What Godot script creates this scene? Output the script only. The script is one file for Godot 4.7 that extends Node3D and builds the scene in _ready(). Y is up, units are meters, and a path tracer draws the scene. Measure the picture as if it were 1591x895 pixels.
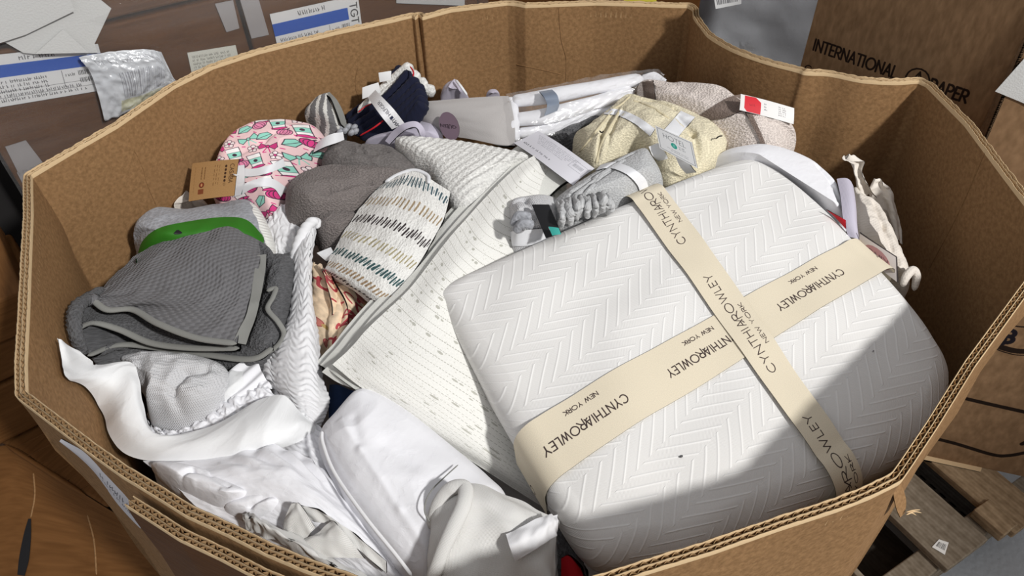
extends Node3D
# A warehouse: an open octagonal cardboard bin of returned bedding and towels, seen from above.
# Units are metres, y is up, the floor is y = 0 and the rim of the bin is y = 1. Heights "h" below count from the rim.

const RIM := 1.0
const EYE := Vector3(0, 1.62, 0)
const FOCAL := 1150.0
var look_f := Vector3.ZERO
var look_r := Vector3.ZERO
var look_d := Vector3.ZERO
var mats := {}
var texs := {}
var noises := {}
var taken := {}


func _ready():
	set_view()
	make_textures()
	make_materials()
	make_prints()
	build_floor()
	build_bin()
	build_left_cartons()
	build_back()
	build_neighbour_bin()
	build_pallet()
	build_heap()
	build_quilt()
	build_left_items()
	build_middle_items()
	build_back_items()
	build_front_items()
	settle()


func set_view():
	var pitch := deg_to_rad(44.0)
	var roll := deg_to_rad(2.0)
	look_f = Vector3(0, -sin(pitch), -cos(pitch))
	var up := Vector3.RIGHT.cross(look_f)
	look_r = Vector3.RIGHT * cos(roll) - up * sin(roll)
	look_d = -Vector3.RIGHT * sin(roll) - up * cos(roll)
	var cam := Camera3D.new()
	cam.name = "camera"
	cam.fov = rad_to_deg(2.0 * atan(447.5 / FOCAL))
	cam.near = 0.02
	cam.transform = Transform3D(Basis(look_r, -look_d, -look_f), EYE)
	add_child(cam)
	cam.current = true
	var env := Environment.new()
	env.background_mode = Environment.BG_COLOR
	env.background_color = Color(0.87, 0.87, 0.88)
	env.background_energy_multiplier = SKY_E
	env.tonemap_mode = Environment.TONE_MAPPER_LINEAR
	env.tonemap_exposure = 1.0
	env.sdfgi_enabled = true
	env.ssao_enabled = true
	env.ssil_enabled = true
	var we := WorldEnvironment.new()
	we.name = "environment"
	we.environment = env
	add_child(we)
	# the hall's high-bay lamp, up to the right of the bin
	var lamp := SpotLight3D.new()
	lamp.name = "high_bay_lamp"
	var aim := Vector3(0.13, 1.0, -0.88)
	var at := aim + Vector3(LAMP_DIR.x, LAMP_DIR.y, LAMP_DIR.z).normalized() * 5.0
	lamp.position = at
	lamp.basis = Basis.looking_at(aim - at)
	lamp.light_color = Color(1.0, 0.995, 0.985)
	lamp.light_energy = LAMP_E
	lamp.light_size = 0.17
	lamp.spot_angle = 14.0
	lamp.spot_angle_attenuation = 0.35
	lamp.spot_range = 14.0
	lamp.spot_attenuation = 2.0
	lamp.shadow_enabled = true
	add_child(lamp)

const SKY_E := 0.58
const LAMP_DIR := Vector3(0.49, 0.63, 0.53)
const LAMP_E := 24.0


# ---------------------------------------------------------------- places
func P(x, y, h) -> Vector3:  # the point at height h that is seen at (x, y) of the 1591 x 895 frame
	var d: Vector3 = look_f + look_r * ((x - 795.5) / FOCAL) + look_d * ((y - 447.5) / FOCAL)
	return EYE + d * ((RIM + h - EYE.y) / d.y)

func V(a) -> Vector3:
	return a if a is Vector3 else P(a[0], a[1], a[2])

func on_plane(x, y, n: Vector3, dist: float) -> Vector3:
	var d: Vector3 = look_f + look_r * ((x - 795.5) / FOCAL) + look_d * ((y - 447.5) / FOCAL)
	return EYE + d * ((dist - n.dot(EYE)) / n.dot(d))


# ---------------------------------------------------------------- objects
func numbered(n: String) -> String:
	taken[n] = taken.get(n, -1) + 1
	return n if taken[n] == 0 else "%s_%03d" % [n, taken[n]]

func thing(called: String, label: String, category: String, group := "") -> Node3D:
	var o := Node3D.new()
	o.name = numbered(called)
	add_child(o)
	tag(o, label, category, group)
	return o

func tag(o: Node, label: String, category := "", group := "", kind := ""):
	if label: o.set_meta("label", label)
	if category: o.set_meta("category", category)
	if group: o.set_meta("group", group)
	if kind: o.set_meta("kind", kind)
	return o

func part(called: String, mesh: Mesh, m: Material, parent: Node, label := "") -> MeshInstance3D:
	var o := MeshInstance3D.new()
	o.name = called
	o.mesh = mesh
	o.material_override = null
	o.set_surface_override_material(0, m)
	o.cast_shadow = GeometryInstance3D.SHADOW_CASTING_SETTING_ON
	parent.add_child(o, true)
	if label: o.set_meta("label", label)
	return o

func single(called: String, mesh: Mesh, m: Material, label: String, category: String, group := "") -> MeshInstance3D:
	var o := part(numbered(called), mesh, m, self)
	tag(o, label, category, group)
	return o

func settle():  # puts the origin of every thing at its base, its parts staying where they are
	for o in get_children():
		if o is MeshInstance3D or not o is Node3D or o is Light3D or o is Camera3D or o.get_child_count() == 0 or o.position != Vector3.ZERO:
			continue
		var box := AABB()
		var first := true
		for c in o.get_children():
			if c is MeshInstance3D:
				var b: AABB = c.transform * c.mesh.get_aabb()
				box = b if first else box.merge(b)
				first = false
		var base := Vector3(box.get_center().x, box.position.y, box.get_center().z)
		o.position = base
		for c in o.get_children():
			c.position -= base


# ---------------------------------------------------------------- shapes
func nz(freq: float, sd := 1, octaves := 2) -> FastNoiseLite:
	var key := "%f_%d_%d" % [freq, sd, octaves]
	if not noises.has(key):
		var n := FastNoiseLite.new()
		n.noise_type = FastNoiseLite.TYPE_SIMPLEX_SMOOTH
		n.seed = sd
		n.frequency = freq
		n.fractal_octaves = octaves
		noises[key] = n
	return noises[key]

func commit(v: PackedVector3Array, n: PackedVector3Array, uv: PackedVector2Array, ix: PackedInt32Array, col = null) -> ArrayMesh:
	var a := []
	a.resize(Mesh.ARRAY_MAX)
	a[Mesh.ARRAY_VERTEX] = v
	a[Mesh.ARRAY_NORMAL] = n
	a[Mesh.ARRAY_TEX_UV] = uv
	a[Mesh.ARRAY_INDEX] = ix
	if col != null: a[Mesh.ARRAY_COLOR] = col
	var m := ArrayMesh.new()
	m.add_surface_from_arrays(Mesh.PRIMITIVE_TRIANGLES, a)
	return m

func face_normals(v: PackedVector3Array, ix: PackedInt32Array) -> PackedVector3Array:
	var n := PackedVector3Array()
	n.resize(v.size())
	for t in range(0, ix.size(), 3):
		var a := v[ix[t]]
		var c := (v[ix[t + 2]] - a).cross(v[ix[t + 1]] - a)
		n[ix[t]] += c
		n[ix[t + 1]] += c
		n[ix[t + 2]] += c
	for i in n.size():
		n[i] = n[i].normalized()
	return n

func cr(a: Vector3, b: Vector3, c: Vector3, d: Vector3, t: float) -> Vector3:
	return b.cubic_interpolate(c, a, d, t)

func along(pts: Array, t: float) -> Vector3:  # a smooth curve through the points, t from 0 to 1
	var k := pts.size() - 1
	if k == 0: return pts[0]
	var f := clampf(t, 0, 1) * k
	var i := mini(int(f), k - 1)
	var before: Vector3 = pts[i - 1] if i > 0 else pts[0] * 2.0 - pts[1]
	var after: Vector3 = pts[i + 2] if i + 2 <= k else pts[k] * 2.0 - pts[k - 1]
	return cr(before, pts[i], pts[i + 1], after, f - i)

func sheet_mesh(top: PackedVector3Array, nu: int, nv: int, uv: PackedVector2Array, thick: float) -> ArrayMesh:
	# a cloth, paper or board of nu x nv points with a back face and edges
	var n := PackedVector3Array()
	n.resize(nu * nv)
	for j in nv:
		for i in nu:
			var du := top[j * nu + mini(i + 1, nu - 1)] - top[j * nu + maxi(i - 1, 0)]
			var dv := top[mini(j + 1, nv - 1) * nu + i] - top[maxi(j - 1, 0) * nu + i]
			n[j * nu + i] = dv.cross(du).normalized()
	var v := PackedVector3Array(top)
	var uvs := PackedVector2Array(uv)
	var nn := PackedVector3Array(n)
	var ix := PackedInt32Array()
	var off := nu * nv
	for k in off:
		v.append(top[k] - n[k] * thick)
		nn.append(-n[k])
	uvs.append_array(uv)
	for j in nv - 1:
		for i in nu - 1:
			var a := j * nu + i
			var d := a + nu
			ix.append_array([a, a + 1, d + 1, a, d + 1, d, off + a, off + d + 1, off + a + 1, off + a, off + d, off + d + 1])
	var loop := []
	for i in nu - 1: loop.append(i)
	for j in nv - 1: loop.append(j * nu + nu - 1)
	for i in nu - 1: loop.append((nv - 1) * nu + nu - 1 - i)
	for j in nv - 1: loop.append((nv - 1 - j) * nu)
	for k in loop.size():
		var a: int = loop[k]
		var b: int = loop[(k + 1) % loop.size()]
		var s := v.size()
		var out := (n[a]).cross(top[b] - top[a]).normalized() * -1.0
		v.append_array([top[a], top[b], v[off + b], v[off + a]])
		nn.append_array([(n[a] + out).normalized(), (n[b] + out).normalized(), (out - n[b]).normalized(), (out - n[a]).normalized()])
		uvs.append_array([uv[a], uv[b], uv[b], uv[a]])
		ix.append_array([s, s + 2, s + 1, s, s + 3, s + 2])
	return commit(v, nn, uvs, ix)

func patch(rows: Array, nu: int, nv: int, thick := 0.002, disp = null, unit := false, turn := 0.0) -> ArrayMesh:
	# a smooth surface through rows of points; u runs along a row, v from row to row; unit: uv 0..1, else metres
	var ctrl := []
	for r in rows:
		var line := []
		for q in r: line.append(V(q))
		ctrl.append(line)
	var top := PackedVector3Array()
	top.resize(nu * nv)
	for i in nu:
		var u := float(i) / (nu - 1)
		var colm := []
		for line in ctrl: colm.append(along(line, u))
		for j in nv:
			top[j * nu + i] = along(colm, float(j) / (nv - 1))
	var lu := 0.0
	var lv := 0.0
	for j in [0, nv / 2, nv - 1]:
		for i in nu - 1: lu += top[j * nu + i].distance_to(top[j * nu + i + 1]) / 3.0
	for i in [0, nu / 2, nu - 1]:
		for j in nv - 1: lv += top[j * nu + i].distance_to(top[(j + 1) * nu + i]) / 3.0
	var uv := PackedVector2Array()
	uv.resize(nu * nv)
	for j in nv:
		for i in nu:
			var q := Vector2(float(i) / (nu - 1), float(j) / (nv - 1))
			uv[j * nu + i] = q if unit else (q * Vector2(lu, lv)).rotated(turn)
	if disp != null:
		var moved := PackedVector3Array(top)
		for j in nv:
			for i in nu:
				var du := top[j * nu + mini(i + 1, nu - 1)] - top[j * nu + maxi(i - 1, 0)]
				var dv := top[mini(j + 1, nv - 1) * nu + i] - top[maxi(j - 1, 0) * nu + i]
				var u := float(i) / (nu - 1)
				var w := float(j) / (nv - 1)
				moved[j * nu + i] += dv.cross(du).normalized() * float(disp.call(u * lu, w * lv, u, w))
		top = moved
	return sheet_mesh(top, nu, nv, uv, thick)

func flat_sheet(pts: Array, thick: float) -> ArrayMesh:  # a straight-edged sheet of paper
	var c := Vector3.ZERO
	for q in pts: c += q / pts.size()
	var n := Vector3.ZERO
	for i in pts.size(): n += (pts[i] - c).cross(pts[(i + 1) % pts.size()] - c)
	n = n.normalized()
	var ax: Vector3 = (pts[1] - pts[0]).normalized()
	var ay := n.cross(ax)
	var flat := PackedVector2Array()
	for q in pts: flat.append(Vector2((q - c).dot(ax), (q - c).dot(ay)))
	var tri := Geometry2D.triangulate_polygon(flat)
	var m := pts.size()
	var v := PackedVector3Array()
	var nn := PackedVector3Array()
	var uv := PackedVector2Array()
	var ix := PackedInt32Array()
	for side in 2:
		for k in m:
			v.append(pts[k] - n * thick * side)
			nn.append(n if side == 0 else -n)
			uv.append(flat[k])
	for t in range(0, tri.size(), 3):
		ix.append_array([tri[t], tri[t + 2], tri[t + 1], m + tri[t], m + tri[t + 1], m + tri[t + 2]])
	for k in m: ix.append_array([k, (k + 1) % m, m + (k + 1) % m, k, m + (k + 1) % m, m + k])
	return commit(v, nn, uv, ix)

func pad(outline: Array, spine: Array, o := {}) -> ArrayMesh:
	# a cushion, folded cloth or pack: a closed outline, a spine of top points inside it, rounded edges and a body below
	# o: r edge radius, drop body height, p dome power, n points round, k rings, disp Callable(x, z), turn uv turn, smooth
	var r: float = o.get("r", 0.012)
	var drop: float = o.get("drop", 0.05)
	var p: float = o.get("p", 2.0)
	var n: int = o.get("n", 150)
	var k: int = o.get("k", 34)
	var disp = o.get("disp")
	var turn: float = o.get("turn", 0.0)
	var soft: bool = o.get("smooth", true)
	var pts := []
	for q in outline: pts.append(V(q))
	var area := 0.0
	for i in pts.size():
		var a: Vector3 = pts[i]
		var b: Vector3 = pts[(i + 1) % pts.size()]
		area += a.x * b.z - b.x * a.z
	if area < 0: pts.reverse()
	var dense := []
	for i in pts.size():
		for s in 24:
			var t := s / 24.0
			var a: Vector3 = pts[i]
			var b: Vector3 = pts[(i + 1) % pts.size()]
			if soft: dense.append(cr(pts[i - 1], a, b, pts[(i + 2) % pts.size()], t))
			else: dense.append(a.lerp(b, t))
	var cum := [0.0]
	for i in dense.size(): cum.append(cum[i] + dense[i].distance_to(dense[(i + 1) % dense.size()]))
	var ring := []
	var j := 0
	for i in n:
		var want: float = cum[-1] * i / n
		while cum[j + 1] < want: j += 1
		ring.append(dense[j].lerp(dense[(j + 1) % dense.size()], (want - cum[j]) / maxf(cum[j + 1] - cum[j], 1e-6)))
	var sp := []
	for q in spine: sp.append(V(q))
	var inner := []
	for q in ring:
		var best: Vector3 = sp[0]
		var bd := 1e9
		for s in maxi(sp.size() - 1, 1):
			var a: Vector3 = sp[s]
			var b: Vector3 = sp[mini(s + 1, sp.size() - 1)]
			var ab := Vector2(b.x - a.x, b.z - a.z)
			var t := 0.0
			if ab.length_squared() > 0: t = clampf((Vector2(q.x, q.z) - Vector2(a.x, a.z)).dot(ab) / ab.length_squared(), 0, 1)
			var c := a.lerp(b, t)
			var d := Vector2(c.x - q.x, c.z - q.z).length()
			if d < bd:
				bd = d
				best = c
		inner.append(best)
	if sp.size() > 1:  # even out where neighbours jump along the spine
		for pass_ in 6:
			var again := []
			for i in n: again.append((inner[i - 1] + inner[i] * 2.0 + inner[(i + 1) % n]) / 4.0)
			inner = again
	var v := PackedVector3Array()
	var uv := PackedVector2Array()
	var levels := []
	var taper: float = o.get("taper", 0.35)
	levels.append([taper, -drop, 1])
	levels.append([taper * 0.34, -drop * 0.66 - r * 0.5, 1])
	levels.append([0.0, -r - (drop - r) * 0.25, 1])
	for s in 6: levels.append([0.0, s, 0])
	for s in k - 5: levels.append([float(s) / (k - 6), 0.0, 2])
	for lv in levels:
		for i in n:
			var a: Vector3 = ring[i]
			var b: Vector3 = inner[i]
			var dist := maxf(Vector2(a.x - b.x, a.z - b.z).length(), 1e-4)
			var rr := minf(r, dist * 0.9)
			var q: Vector3
			if lv[2] == 1:
				q = a.lerp(b, minf(lv[0] * r / dist, 0.6))
				q.y = a.y + lv[1]
			else:
				var s: float
				if lv[2] == 0: s = rr * (1.0 - cos(PI / 2 * lv[1] / 6.0))
				else: s = rr + (dist - rr) * lv[0]
				var t := s / dist
				q = a.lerp(b, t)
				q.y = lerpf(a.y, b.y, 1.0 - pow(1.0 - t, p))
				var e := 1.0 - minf(s / rr, 1.0)
				q.y -= rr * (1.0 - sqrt(maxf(0.0, 1.0 - e * e)))
				if disp != null: q.y += float(disp.call(q.x, q.z)) * minf(1.0, s / rr)
			v.append(q)
			uv.append(Vector2(q.x, q.z - q.y).rotated(turn) if lv[2] != 1 else Vector2(q.x, q.z - q.y).rotated(turn))
	var ix := PackedInt32Array()
	for l in levels.size() - 1:
		for i in n:
			var a := l * n + i
			var b := l * n + (i + 1) % n
			ix.append_array([a, b, b + n, a, b + n, a + n])
	var c0 := v.size()
	var low := Vector3.ZERO
	for i in n: low += v[i] / n
	v.append(low)
	uv.append(Vector2(low.x, low.z))
	for i in n: ix.append_array([(i + 1) % n, i, c0])
	return commit(v, face_normals(v, ix), uv, ix)

func tube(path: Array, radii: Array, flat := 1.0, n := 14, steps := 30, disp = null) -> ArrayMesh:
	# a rolled or folded length of cloth: an oval section (flat = height over width) swept along a curve, rounded ends
	var pts := []
	for q in path: pts.append(V(q))
	var v := PackedVector3Array()
	var uv := PackedVector2Array()
	var ix := PackedInt32Array()
	var length := 0.0
	var last := along(pts, 0)
	for s in steps + 1:
		var t := float(s) / steps
		var c := along(pts, t)
		length += c.distance_to(last)
		last = c
		var dir := (along(pts, t + 0.01) - along(pts, t - 0.01)).normalized()
		var side := dir.cross(Vector3.UP).normalized()
		var up := side.cross(dir).normalized()
		var f := t * (radii.size() - 1)
		var i0 := mini(int(f), radii.size() - 2) if radii.size() > 1 else 0
		var rad: float = lerpf(radii[i0], radii[mini(i0 + 1, radii.size() - 1)], f - i0)
		var e := minf(t, 1.0 - t) * steps / 2.5
		rad *= sqrt(maxf(0.02, 1.0 - pow(1.0 - minf(e, 1.0), 2.0)))
		for i in n + 1:
			var a := TAU * i / n
			var rr := rad
			if disp != null: rr += float(disp.call(length, a)) * minf(e, 1.0)
			v.append(c + side * cos(a) * rr + up * sin(a) * rr * flat)
			uv.append(Vector2(length, a / TAU * TAU * rad))
	for s in steps:
		for i in n:
			var a := s * (n + 1) + i
			var d := a + n + 1
			ix.append_array([a, a + 1, d + 1, a, d + 1, d])
	var e0 := v.size()
	v.append(along(pts, 0))
	v.append(along(pts, 1))
	uv.append_array([Vector2.ZERO, Vector2.ZERO])
	for i in n:
		ix.append_array([e0, i + 1, i, e0 + 1, steps * (n + 1) + i, steps * (n + 1) + i + 1])
	var nn := face_normals(v, ix)
	for s in steps + 1:
		var a := s * (n + 1)
		var m := (nn[a] + nn[a + n]).normalized()
		nn[a] = m
		nn[a + n] = m
	return commit(v, nn, uv, ix)

var cells := {}

func touch(meshes: Array, x: float, y: float, lift: float) -> Vector3:  # the first point of these cloths met by a line from the eye
	var dir: Vector3 = (look_f + look_r * ((x - 795.5) / FOCAL) + look_d * ((y - 447.5) / FOCAL)).normalized()
	var best := 1e9
	for m in meshes:
		if not cells.has(m):
			var a: Array = m.surface_get_arrays(0)
			var v: PackedVector3Array = a[Mesh.ARRAY_VERTEX]
			var ix: PackedInt32Array = a[Mesh.ARRAY_INDEX]
			var pp := PackedVector2Array()
			for q in v:
				var w := q - EYE
				var z := w.dot(look_f)
				pp.append(Vector2(795.5 + FOCAL * w.dot(look_r) / z, 447.5 + FOCAL * w.dot(look_d) / z))
			var grid := {}
			for t in range(0, ix.size(), 3):
				var lo := pp[ix[t]].min(pp[ix[t + 1]]).min(pp[ix[t + 2]])
				var hi := pp[ix[t]].max(pp[ix[t + 1]]).max(pp[ix[t + 2]])
				if hi.x - lo.x > 200.0: continue
				for cy in range(int(lo.y) >> 3, (int(hi.y) >> 3) + 1):
					for cx in range(int(lo.x) >> 3, (int(hi.x) >> 3) + 1):
						var key := cy * 4096 + cx
						if grid.has(key): grid[key].append(t)
						else: grid[key] = [t]
			cells[m] = [v, ix, grid]
		var c: Array = cells[m]
		for t in c[2].get((int(y) >> 3) * 4096 + (int(x) >> 3), []):
			var hit = Geometry3D.ray_intersects_triangle(Vector3.ZERO, dir, (c[0][c[1][t]] - EYE) * 200.0, (c[0][c[1][t + 1]] - EYE) * 200.0, (c[0][c[1][t + 2]] - EYE) * 200.0)
			if hit != null: best = minf(best, hit.length() / 200.0)
	if best > 1e8: return Vector3.INF
	return EYE + dir * (best - lift)

func drape(meshes: Array, rows: Array, nu: int, nv: int, thick: float, lift: float, unit := false, turn := 0.0) -> ArrayMesh:
	# a strip or print laid on cloths that are already there
	var ctrl := []
	for r in rows:
		var line := []
		for q in r: line.append(Vector3(q[0], q[1], 0))
		ctrl.append(line)
	var top := PackedVector3Array()
	top.resize(nu * nv)
	for i in nu:
		var colm := []
		for line in ctrl: colm.append(along(line, float(i) / (nu - 1)))
		for j in nv:
			var q := along(colm, float(j) / (nv - 1))
			var hit := touch(meshes, q.x, q.y, lift)
			if hit == Vector3.INF:
				var near: Vector3 = top[(j - 1) * nu + i] if j > 0 else (top[j * nu + i - 1] if i > 0 else P(q.x, q.y, -0.13))
				hit = P(q.x, q.y, near.y - RIM - 0.001)
			top[j * nu + i] = hit
	for pass_ in 2:
		var old := PackedVector3Array(top)
		for j in range(1, nv - 1):
			for i in range(1, nu - 1): top[j * nu + i] = (old[j * nu + i] * 2.0 + old[j * nu + i - 1] + old[j * nu + i + 1] + old[j * nu - nu + i] + old[j * nu + nu + i]) / 6.0
	var uv := PackedVector2Array()
	var w := top[0].distance_to(top[nu - 1])
	var h := top[0].distance_to(top[(nv - 1) * nu])
	for j in nv:
		for i in nu:
			var q := Vector2(float(i) / (nu - 1), float(j) / (nv - 1))
			uv.append(q if unit else (q * Vector2(w, h)).rotated(turn))
	return sheet_mesh(top, nu, nv, uv, thick)

func drape_line(meshes: Array, pts: Array, rad: float, lift: float, flat := 0.8, n := 10) -> ArrayMesh:
	var line := []
	for q in pts: line.append(Vector3(q[0], q[1], 0))
	var out := []
	for i in 25:
		var q := along(line, i / 24.0)
		var hit := touch(meshes, q.x, q.y, lift)
		if hit == Vector3.INF: hit = P(q.x, q.y, (out[-1].y - RIM) if out.size() else -0.13)
		out.append(hit)
	return tube(out, [rad, rad], flat, n, 60)

func card(corners: Array, m: Material, called: String, parent: Node, curl := 0.0, thick := 0.0008, label := "") -> MeshInstance3D:
	# a paper tag or label: corners from the top left of its print, clockwise as the print is read
	var c := []
	for q in corners: c.append(V(q))
	var rows := [[c[0], c[0].lerp(c[1], 0.5), c[1]], [c[0].lerp(c[3], 0.5), (c[0] + c[1] + c[2] + c[3]) / 4.0, c[1].lerp(c[2], 0.5)], [c[3], c[3].lerp(c[2], 0.5), c[2]]]
	var f := func(_a, _b, u, w): return curl * (sin(PI * u) * 0.8 + 0.4 * sin(PI * w))
	var mesh := patch(rows, 14, 14, thick, f, true)
	if parent == self:
		return part(numbered(called), mesh, m, self, label)
	return part(called, mesh, m, parent, label)

func slab(size: Vector3, at: Transform3D, bevel := 0.004) -> ArrayMesh:  # a board or carton with softened edges
	var v := PackedVector3Array()
	var n := PackedVector3Array()
	var uv := PackedVector2Array()
	var ix := PackedInt32Array()
	var h := size / 2.0
	for f in 6:
		var ax := f / 2
		var sg := 1.0 if f % 2 == 0 else -1.0
		var nrm := Vector3.ZERO
		nrm[ax] = sg
		var a := (ax + 1) % 3
		var b := (ax + 2) % 3
		var s := v.size()
		var st := [-h[a], -h[a] + bevel, h[a] - bevel, h[a]]
		var tt := [-h[b], -h[b] + bevel, h[b] - bevel, h[b]]
		for i in 4:
			for j in 4:
				var q := Vector3.ZERO
				q[a] = st[i]
				q[b] = tt[j]
				q[ax] = sg * h[ax]
				var m := nrm
				if i == 0 or i == 3:
					m[a] = signf(st[i])
					q[ax] -= sg * bevel * 0.3
					q[a] -= signf(st[i]) * bevel * 0.3
				if j == 0 or j == 3:
					m[b] = signf(tt[j])
					q[ax] -= sg * bevel * 0.3
					q[b] -= signf(tt[j]) * bevel * 0.3
				v.append(at * q)
				n.append((at.basis * m).normalized())
				uv.append(Vector2(q[a], q[b]) if ax != 0 else Vector2(q[b], q[a]))
		for i in 3:
			for j in 3:
				var k := s + i * 4 + j
				if sg > 0: ix.append_array([k, k + 5, k + 4, k, k + 1, k + 5])
				else: ix.append_array([k, k + 4, k + 5, k, k + 5, k + 1])
	return commit(v, n, uv, ix)

func creases(lines: Array, h: float) -> Callable:  # [[[x, y], ...], width, depth] each: folds pressed into or raised from a cloth
	var segs := []
	for l in lines:
		var pts := []
		for q in l[0]: pts.append(P(q[0], q[1], h))
		for i in pts.size() - 1:
			segs.append([Vector2(pts[i].x, pts[i].z), Vector2(pts[i + 1].x, pts[i + 1].z), l[1], l[2]])
	return func(x, z):
		var q := Vector2(x, z)
		var sum := 0.0
		for s in segs:
			var c := Geometry2D.get_closest_point_to_segment(q, s[0], s[1])
			var d: float = q.distance_to(c) / s[2]
			if d < 2.5: sum += s[3] * exp(-d * d)
		return sum

func rumple(amount: float, freq: float, sd := 3, fine := 0.0) -> Callable:
	var a := nz(freq, sd)
	var b := nz(freq * 4.3, sd + 7)
	return func(x, z): return amount * (0.5 - absf(a.get_noise_2d(x, z)) * 1.6) + fine * b.get_noise_2d(x, z)

func both(f: Callable, g: Callable) -> Callable:
	return func(x, z): return f.call(x, z) + g.call(x, z)


# ---------------------------------------------------------------- print and cloth textures
class Ink:
	var w: int
	var h: int
	var b := PackedByteArray()
	func _init(ww: int, hh: int, c: Color):
		w = ww
		h = hh
		b.resize(w * h * 4)
		for i in w * h:
			b[i * 4] = c.r8
			b[i * 4 + 1] = c.g8
			b[i * 4 + 2] = c.b8
			b[i * 4 + 3] = 255
	func dot(x: int, y: int, c: Color, a: float):
		if x < 0 or y < 0 or x >= w or y >= h or a <= 0.0: return
		var k := (y * w + x) * 4
		a *= c.a
		b[k] = int(lerpf(b[k], c.r8, a))
		b[k + 1] = int(lerpf(b[k + 1], c.g8, a))
		b[k + 2] = int(lerpf(b[k + 2], c.b8, a))
	func rect(x0: float, y0: float, x1: float, y1: float, c: Color):
		for y in range(int(y0), int(y1)):
			for x in range(int(x0), int(x1)): dot(x, y, c, 1.0)
	func line(p: Vector2, q: Vector2, wd: float, c: Color):
		var r := wd / 2.0 + 1.0
		for y in range(int(minf(p.y, q.y) - r), int(maxf(p.y, q.y) + r) + 1):
			for x in range(int(minf(p.x, q.x) - r), int(maxf(p.x, q.x) + r) + 1):
				var m := Vector2(x + 0.5, y + 0.5)
				var d := m.distance_to(Geometry2D.get_closest_point_to_segment(m, p, q))
				dot(x, y, c, clampf(wd / 2.0 + 0.5 - d, 0, 1))
	func path(pts: Array, wd: float, c: Color, closed := false):
		for i in pts.size() - (0 if closed else 1): line(pts[i], pts[(i + 1) % pts.size()], wd, c)
	func arc(o: Vector2, rx: float, ry: float, a0: float, a1: float, turn := 0.0) -> Array:
		var out := []
		for i in 17:
			var a := deg_to_rad(lerpf(a0, a1, i / 16.0))
			out.append(o + Vector2(cos(a) * rx, sin(a) * ry).rotated(turn))
		return out
	func fill(pts: Array, c: Color):
		var poly := PackedVector2Array(pts)
		var lo := poly[0]
		var hi := poly[0]
		for q in poly:
			lo = lo.min(q)
			hi = hi.max(q)
		for y in range(int(lo.y), int(hi.y) + 1):
			for x in range(int(lo.x), int(hi.x) + 1):
				if Geometry2D.is_point_in_polygon(Vector2(x + 0.5, y + 0.5), poly): dot(x, y, c, 1.0)
	func shape(pts: Array, c: Color, wd: float, edge: Color):
		fill(pts, c)
		if wd > 0: path(pts, wd, edge, true)
	func text(s: String, at: Vector2, size: float, wd: float, c: Color, turn := 0.0, wide := 1.0) -> float:
		var x := 0.0
		var k := size / 6.0
		for ch in s:
			if GLYPHS.has(ch):
				for seg in GLYPHS[ch].split(";"):
					var pts := []
					if seg[0] == "o":
						var f: PackedFloat64Array = seg.substr(1).split_floats(",")
						pts = arc(Vector2(f[0], f[1]), f[2], f[3], f[4], f[5])
					else:
						for q in seg.split(" "):
							var f: PackedFloat64Array = q.split_floats(",")
							pts.append(Vector2(f[0], f[1]))
					for i in pts.size(): pts[i] = at + (Vector2((pts[i].x + x) * wide, pts[i].y) * k).rotated(turn)
					path(pts, wd, c)
			x += ADVANCE.get(ch, 4.0) + 1.3
		return x * wide * k
	func greek(x0: float, y0: float, x1: float, size: float, c: Color, sd := 1):  # print too small to read in the photograph
		var g := RandomNumberGenerator.new()
		g.seed = sd
		var x := x0
		while x < x1 - size * 0.4:
			var top := y0 + size * (0.0 if g.randf() < 0.5 else 0.25)
			line(Vector2(x, top), Vector2(x + size * g.randf_range(-0.1, 0.25), y0 + size), size * 0.16, c)
			if g.randf() < 0.6: line(Vector2(x, y0 + size * (0.5 if g.randf() < 0.5 else 0.95)), Vector2(x + size * 0.4, y0 + size * g.randf_range(0.3, 0.95)), size * 0.14, c)
			x += size * (0.62 if g.randf() < 0.82 else 1.2)
	func bars(x0: float, y0: float, x1: float, y1: float, c: Color, sd := 1):
		var g := RandomNumberGenerator.new()
		g.seed = sd
		var x := x0
		while x < x1:
			var e := x + g.randf_range(1.0, 4.0)
			rect(x, y0, minf(e, x1), y1, c)
			x = e + g.randf_range(1.5, 4.0)
	func grain(sd: int, amount: float, freq := 0.3):
		var n := FastNoiseLite.new()
		n.seed = sd
		n.frequency = freq
		for y in h:
			for x in w:
				var f := 1.0 + amount * n.get_noise_2d(x, y)
				var k := (y * w + x) * 4
				b[k] = clampi(int(b[k] * f), 0, 255)
				b[k + 1] = clampi(int(b[k + 1] * f), 0, 255)
				b[k + 2] = clampi(int(b[k + 2] * f), 0, 255)
	func tex() -> ImageTexture:
		return ImageTexture.create_from_image(Image.create_from_data(w, h, false, Image.FORMAT_RGBA8, b))

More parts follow.
